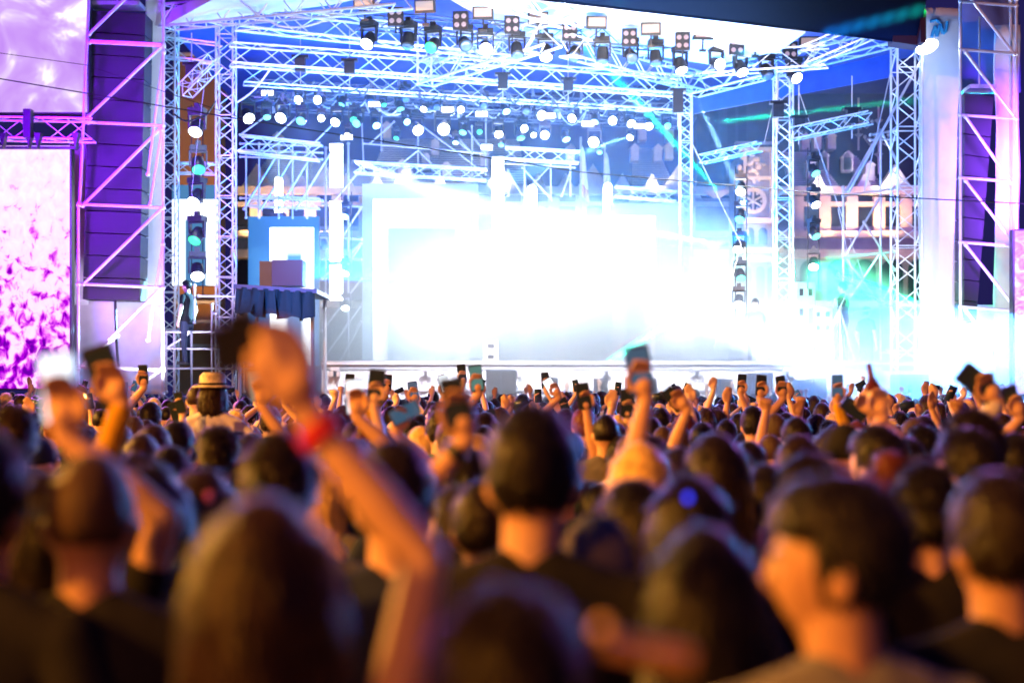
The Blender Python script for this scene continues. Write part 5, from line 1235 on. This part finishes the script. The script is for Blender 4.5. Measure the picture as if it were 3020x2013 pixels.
for (x, y) in rows:
    if not free(x, y): continue
    u = 1176 + x * F / y
    # keep sight lines of the named heads free
    if y < 4.6 and rnd.random() < .5: continue
    used.append((x, y, .20))
    if cnt + tot >= 298: STUFF.append((x, y)); continue
    cnt += 1
    fem = rnd.random() < .42; hr = rnd.choice(['long', 'long', 'bob', 'ponytail', 'bun'] if fem else ['short', 'short', 'tousled', 'cropped', 'cropped', 'short', 'cap'])
    hc = rnd.choice(HCOL) if rnd.random() > .07 else 'blonde'
    if hr == 'cropped': hc = 'cropped brown'
    if hr == 'cap': hc = rnd.choice(['black', 'white', 'red', 'navy'])
    stt = rnd.choice(SCOL); hgt = rnd.gauss(1.60 if fem else 1.69, .05); hgt = min(hgt, 1.80); s = hgt / 1.765
    up = rnd.random() < (0 if y < 8.5 else .09 if y < 16 else .17)
    if up:
        k = rnd.randrange(5); pr = PROTO[k]; pose = ['right arm up with a phone', 'left arm up with a phone', 'both hands holding up a phone', 'both arms in the air', 'fist in the air'][k]
        if y < 6: s *= .95
    else: pr = STD['f' if fem else 'm']; pose = 'arms down'
    hw = (hr + ' ' + hc + ' hair') if hr not in ('cap', 'bun', 'ponytail', 'cropped') else {'cap': hc + ' cap', 'bun': hc + ' bun', 'ponytail': hc + ' ponytail', 'cropped': 'cropped hair'}[hr]
    lab = '%s, %s top, %s, %s %s' % (hw, stt, pose, next(n for k_, n in DP if y < k_).replace('in the ', '').replace('rows near the stage', 'front rows'), next(n for k_, n in LM if u < k_))
    w_ = lab.split(); lab = ' '.join(w_[:16]) if len(w_) > 16 else lab
    yaw = R(rnd.gauss(0, 16)); person(pr, Vector((x, y, gz(y))), s, yaw, hr, hc, stt, lab, rnd.choice([SKIN, SKIN, SKIN2, SKIN3]), 'people of the crowd')
    if up and k in (0, 1, 2):
        c = Matrix.Rotation(yaw, 3, 'Z') @ (pr['arms'][1 if k != 1 else -1][2] + Vector((0 if k != 2 else -.12, -.034, .108))) * s + Vector((x, y, gz(y)))
        lit = rnd.choice(['off', 'off', 'off', 'off', 'off', 'blue', 'white', 'grey'])
        up_ = Vector((rnd.uniform(-.5, .5), 0, 1)) if k != 2 else Vector((1, 0, rnd.uniform(-.15, .15)))
        pl = '%s phone above %s, %s' % ({'off': 'dark', 'blue': 'blue lit', 'white': 'white lit', 'grey': 'grey lit', 'teal': 'green lit'}[lit], hw, next(n for k_, n in LM if u < k_))
        phone(c, (math.sin(yaw), -math.cos(yaw), 0), up_, pl, lit, 1)
# far crowd as one mass: the same figures, thinned out and joined
import numpy as np
def low(me, ratio, zmin=-9):
    TMP2 = bpy.data.objects.new('t', me); TMP.collection.objects.link(TMP2); d = TMP2.modifiers.new('d', 'DECIMATE'); d.ratio = ratio
    vl = TMP.view_layers[0]; vl.update(); dg = vl.depsgraph; dg.update(); o = TMP2.evaluated_get(dg); m_ = o.to_mesh()
    m_.calc_loop_triangles(); co = np.empty(len(m_.vertices) * 3); m_.vertices.foreach_get('co', co); tr = np.empty(len(m_.loop_triangles) * 3, dtype=np.int32); m_.loop_triangles.foreach_get('vertices', tr)
    o.to_mesh_clear(); bpy.data.objects.remove(TMP2); return co.reshape(-1, 3), tr.reshape(-1, 3)
LOWB = [(low(p_['body'], .04), low(p_['shirt'], .05)) for p_ in (STD['m'], STD['f'], *PROTO)]
LOWH = [low(HAIR[k][0], .11) for k in ('short', 'tousled', 'cropped', 'long', 'bob', 'ponytail')]
CM = [H['black'], H['dark brown'], H['brown'], SKIN, SKIN3, SHM['black'], SHM['navy'], SHM['grey'], SHM['maroon'], SHM['white'], SHM['denim blue'], PH_SCR['off'], PH_SCR['blue'], H['blonde']]
AV = []; AF = []; AM = []; off = 0
def put(co, tr, M3, t, mi):
    global off
    AV.append(co @ M3.T + t); AF.append(tr + off); AM.append(np.full(len(tr), mi, dtype=np.int32)); off += len(co)
BXV = np.array([(x, y, z) for x in (-.037, .037) for y in (-.005, .005) for z in (-.074, .074)]); BXF = np.array([(0, 1, 3), (0, 3, 2), (4, 6, 7), (4, 7, 5), (0, 4, 5), (0, 5, 1), (2, 3, 7), (2, 7, 6), (0, 2, 6), (0, 6, 4), (1, 5, 7), (1, 7, 3)])
for (x, y) in STUFF:
    s = rnd.gauss(1.68, .06) / 1.765; a = R(rnd.gauss(0, 18)); M3 = np.array([[math.cos(a) * s, -math.sin(a) * s, 0], [math.sin(a) * s, math.cos(a) * s, 0], [0, 0, s]]); t = np.array([x, y, gz(y)])
    k = rnd.randrange(2) if rnd.random() > .16 else 2 + rnd.randrange(5); bd, shr = LOWB[k]
    put(*bd, M3, t, 3 + (rnd.random() < .3)); put(*shr, M3, t, 5 + rnd.randrange(6)); hh = rnd.randrange(6); put(*LOWH[hh], M3, t, rnd.choice((0, 0, 1, 1, 2, 2, 13)) if rnd.random() > .1 else 2)
    if k in (2, 3, 4) and rnd.random() < .85:
        w_ = PROTO[k - 2]['arms'][1 if k != 3 else -1][2]; ra = rnd.uniform(-.5, .5) + (1.57 if k == 4 else 0); R3 = np.array([[math.cos(ra), 0, math.sin(ra)], [0, 1, 0], [-math.sin(ra), 0, math.cos(ra)]])
        c_ = np.array([w_.x - (.12 if k == 4 else 0), w_.y - .034, w_.z + .108]) ; put(BXV @ R3.T, BXF, np.eye(3), M3 @ c_ + t, 11 + (rnd.random() < .15))
V_ = np.concatenate(AV); F_ = np.concatenate(AF); M_ = np.concatenate(AM)
me = bpy.data.meshes.new('crowd'); me.vertices.add(len(V_)); me.vertices.foreach_set('co', V_.ravel().astype(np.float32)); me.loops.add(len(F_) * 3); me.loops.foreach_set('vertex_index', F_.ravel().astype(np.int32))
me.polygons.add(len(F_)); me.polygons.foreach_set('loop_start', np.arange(0, len(F_) * 3, 3, dtype=np.int32)); me.polygons.foreach_set('loop_total', np.full(len(F_), 3, dtype=np.int32))
for m_ in CM: me.materials.append(m_)
me.polygons.foreach_set('material_index', M_); me.polygons.foreach_set('use_smooth', np.ones(len(F_), dtype=bool)); me.update(calc_edges=True); me.validate()
tag(mobj('crowd', me), 'packed mass of far spectators right before the stage', 'crowd', kind='stuff')
print('individuals', cnt + tot, 'stuff', len(STUFF))
bpy.data.scenes.remove(TMP)
# ------------------------------------------------------------------ smoke on the stage
def vol(name, dens, col=(.9, .95, 1), aniso=.3, grad=False, fall=1.0):
    m = bpy.data.materials.new(name); m.use_nodes = True; n = m.node_tree.nodes; L = m.node_tree.links; n.clear()
    out = n.new('ShaderNodeOutputMaterial'); v = n.new('ShaderNodeVolumePrincipled'); L.new(v.outputs[0], out.inputs['Volume'])
    v.inputs['Color'].default_value = (*col, 1); v.inputs['Density'].default_value = dens; v.inputs['Anisotropy'].default_value = aniso
    if grad:
        tc = n.new('ShaderNodeTexCoord'); g = n.new('ShaderNodeTexGradient'); g.gradient_type = 'SPHERICAL'; L.new(tc.outputs['Object'], g.inputs[0])
        t = n.new('ShaderNodeTexNoise'); t.inputs['Scale'].default_value = 1.6; t.inputs['Detail'].default_value = 2; L.new(tc.outputs['Object'], t.inputs['Vector'])
        a = n.new('ShaderNodeMath'); a.operation = 'MULTIPLY'; L.new(g.outputs['Fac'], a.inputs[0]); L.new(t.outputs['Fac'], a.inputs[1])
        b = n.new('ShaderNodeMath'); b.operation = 'MULTIPLY'; L.new(a.outputs[0], b.inputs[0]); b.inputs[1].default_value = dens * 2; L.new(b.outputs[0], v.inputs['Density'])
    return m
m = MB(); a = P(540, 900, 27); b = P(2110, 900, 27)
m.box(((a.x + b.x) / 2 + .5, 34.5, 5.0), (b.x - a.x + 1.5, 9.8, 9.2))
hz = m.build('stage_haze', vol('stage_haze', .015, (.75, .87, 1), 0)); tag(hz, 'thin haze hanging in the stage volume', 'haze', kind='stuff')
m = MB(); m.ball((0, 0, 0), 1, 24, 16)
sm = m.build('stage_smoke', vol('stage_smoke', 1.0, grad=True)); sm.location = P(1270, 800, 33.3); sm.scale = (7.6, 3.3, 3.9)
tag(sm, 'bright smoke cloud filling the middle of the stage', 'smoke', kind='stuff')
m = MB(); m.ball((0, 0, 0), 1, 24, 16)
s2 = m.build('stage_smoke', vol('front_smoke', .40, (.85, .92, 1), grad=True)); s2.location = P(1640, 880, 26.5); s2.scale = (9, 3.0, 1.7)
tag(s2, 'low pale mist drifting over the front rows at the right', 'smoke', kind='stuff')

m = MB(); m.ball((0, 0, 0), 1, 20, 12)
s3 = m.build('stage_smoke', vol('green_smoke', 1.6, (.85, .95, .95), grad=True)); s3.location = P(1985, 690, 30.9); s3.scale = (1.5, .8, .85); s3.rotation_euler = (0, R(30), 0)
tag(s3, 'green lit smoke drifting before the right hand facade', 'smoke', kind='stuff')
# labels that came out equal are told apart by their place in the row
from collections import defaultdict
bpy.context.view_layer.update()
dd = defaultdict(list)
for o in SC.objects:
    if o.parent is None and o.get('label'): dd[o['label']].append(o)
ORD = ['leftmost', 'second from left', 'third from left', 'fourth from left', 'fifth from left', 'sixth from left']
for lab, os_ in dd.items():
    if len(os_) < 2: continue
    os_.sort(key=lambda o: o.matrix_world.translation.x / max(1, o.matrix_world.translation.y))
    for i, o in enumerate(os_):
        w = ('rightmost' if i == len(os_) - 1 else ORD[min(i, 5)]); body = lab.replace(' moving head of the rear rig', ' rear moving head').split()
        o['label'] = ' '.join((w + ' of %s: ' % {2: 'two', 3: 'three', 4: 'four', 5: 'five'}.get(len(os_), 'several')).split() + body)
        ws = o['label'].split()
        if len(ws) > 16: o['label'] = ' '.join(ws[:16])
for o in SC.objects:
    if o.parent is None and o.get('label') and len(o['label'].split()) > 16: o['label'] = ' '.join(o['label'].replace(' moving head of the rear rig', ' rear moving head').replace('lamp column', 'column').split()[:16])
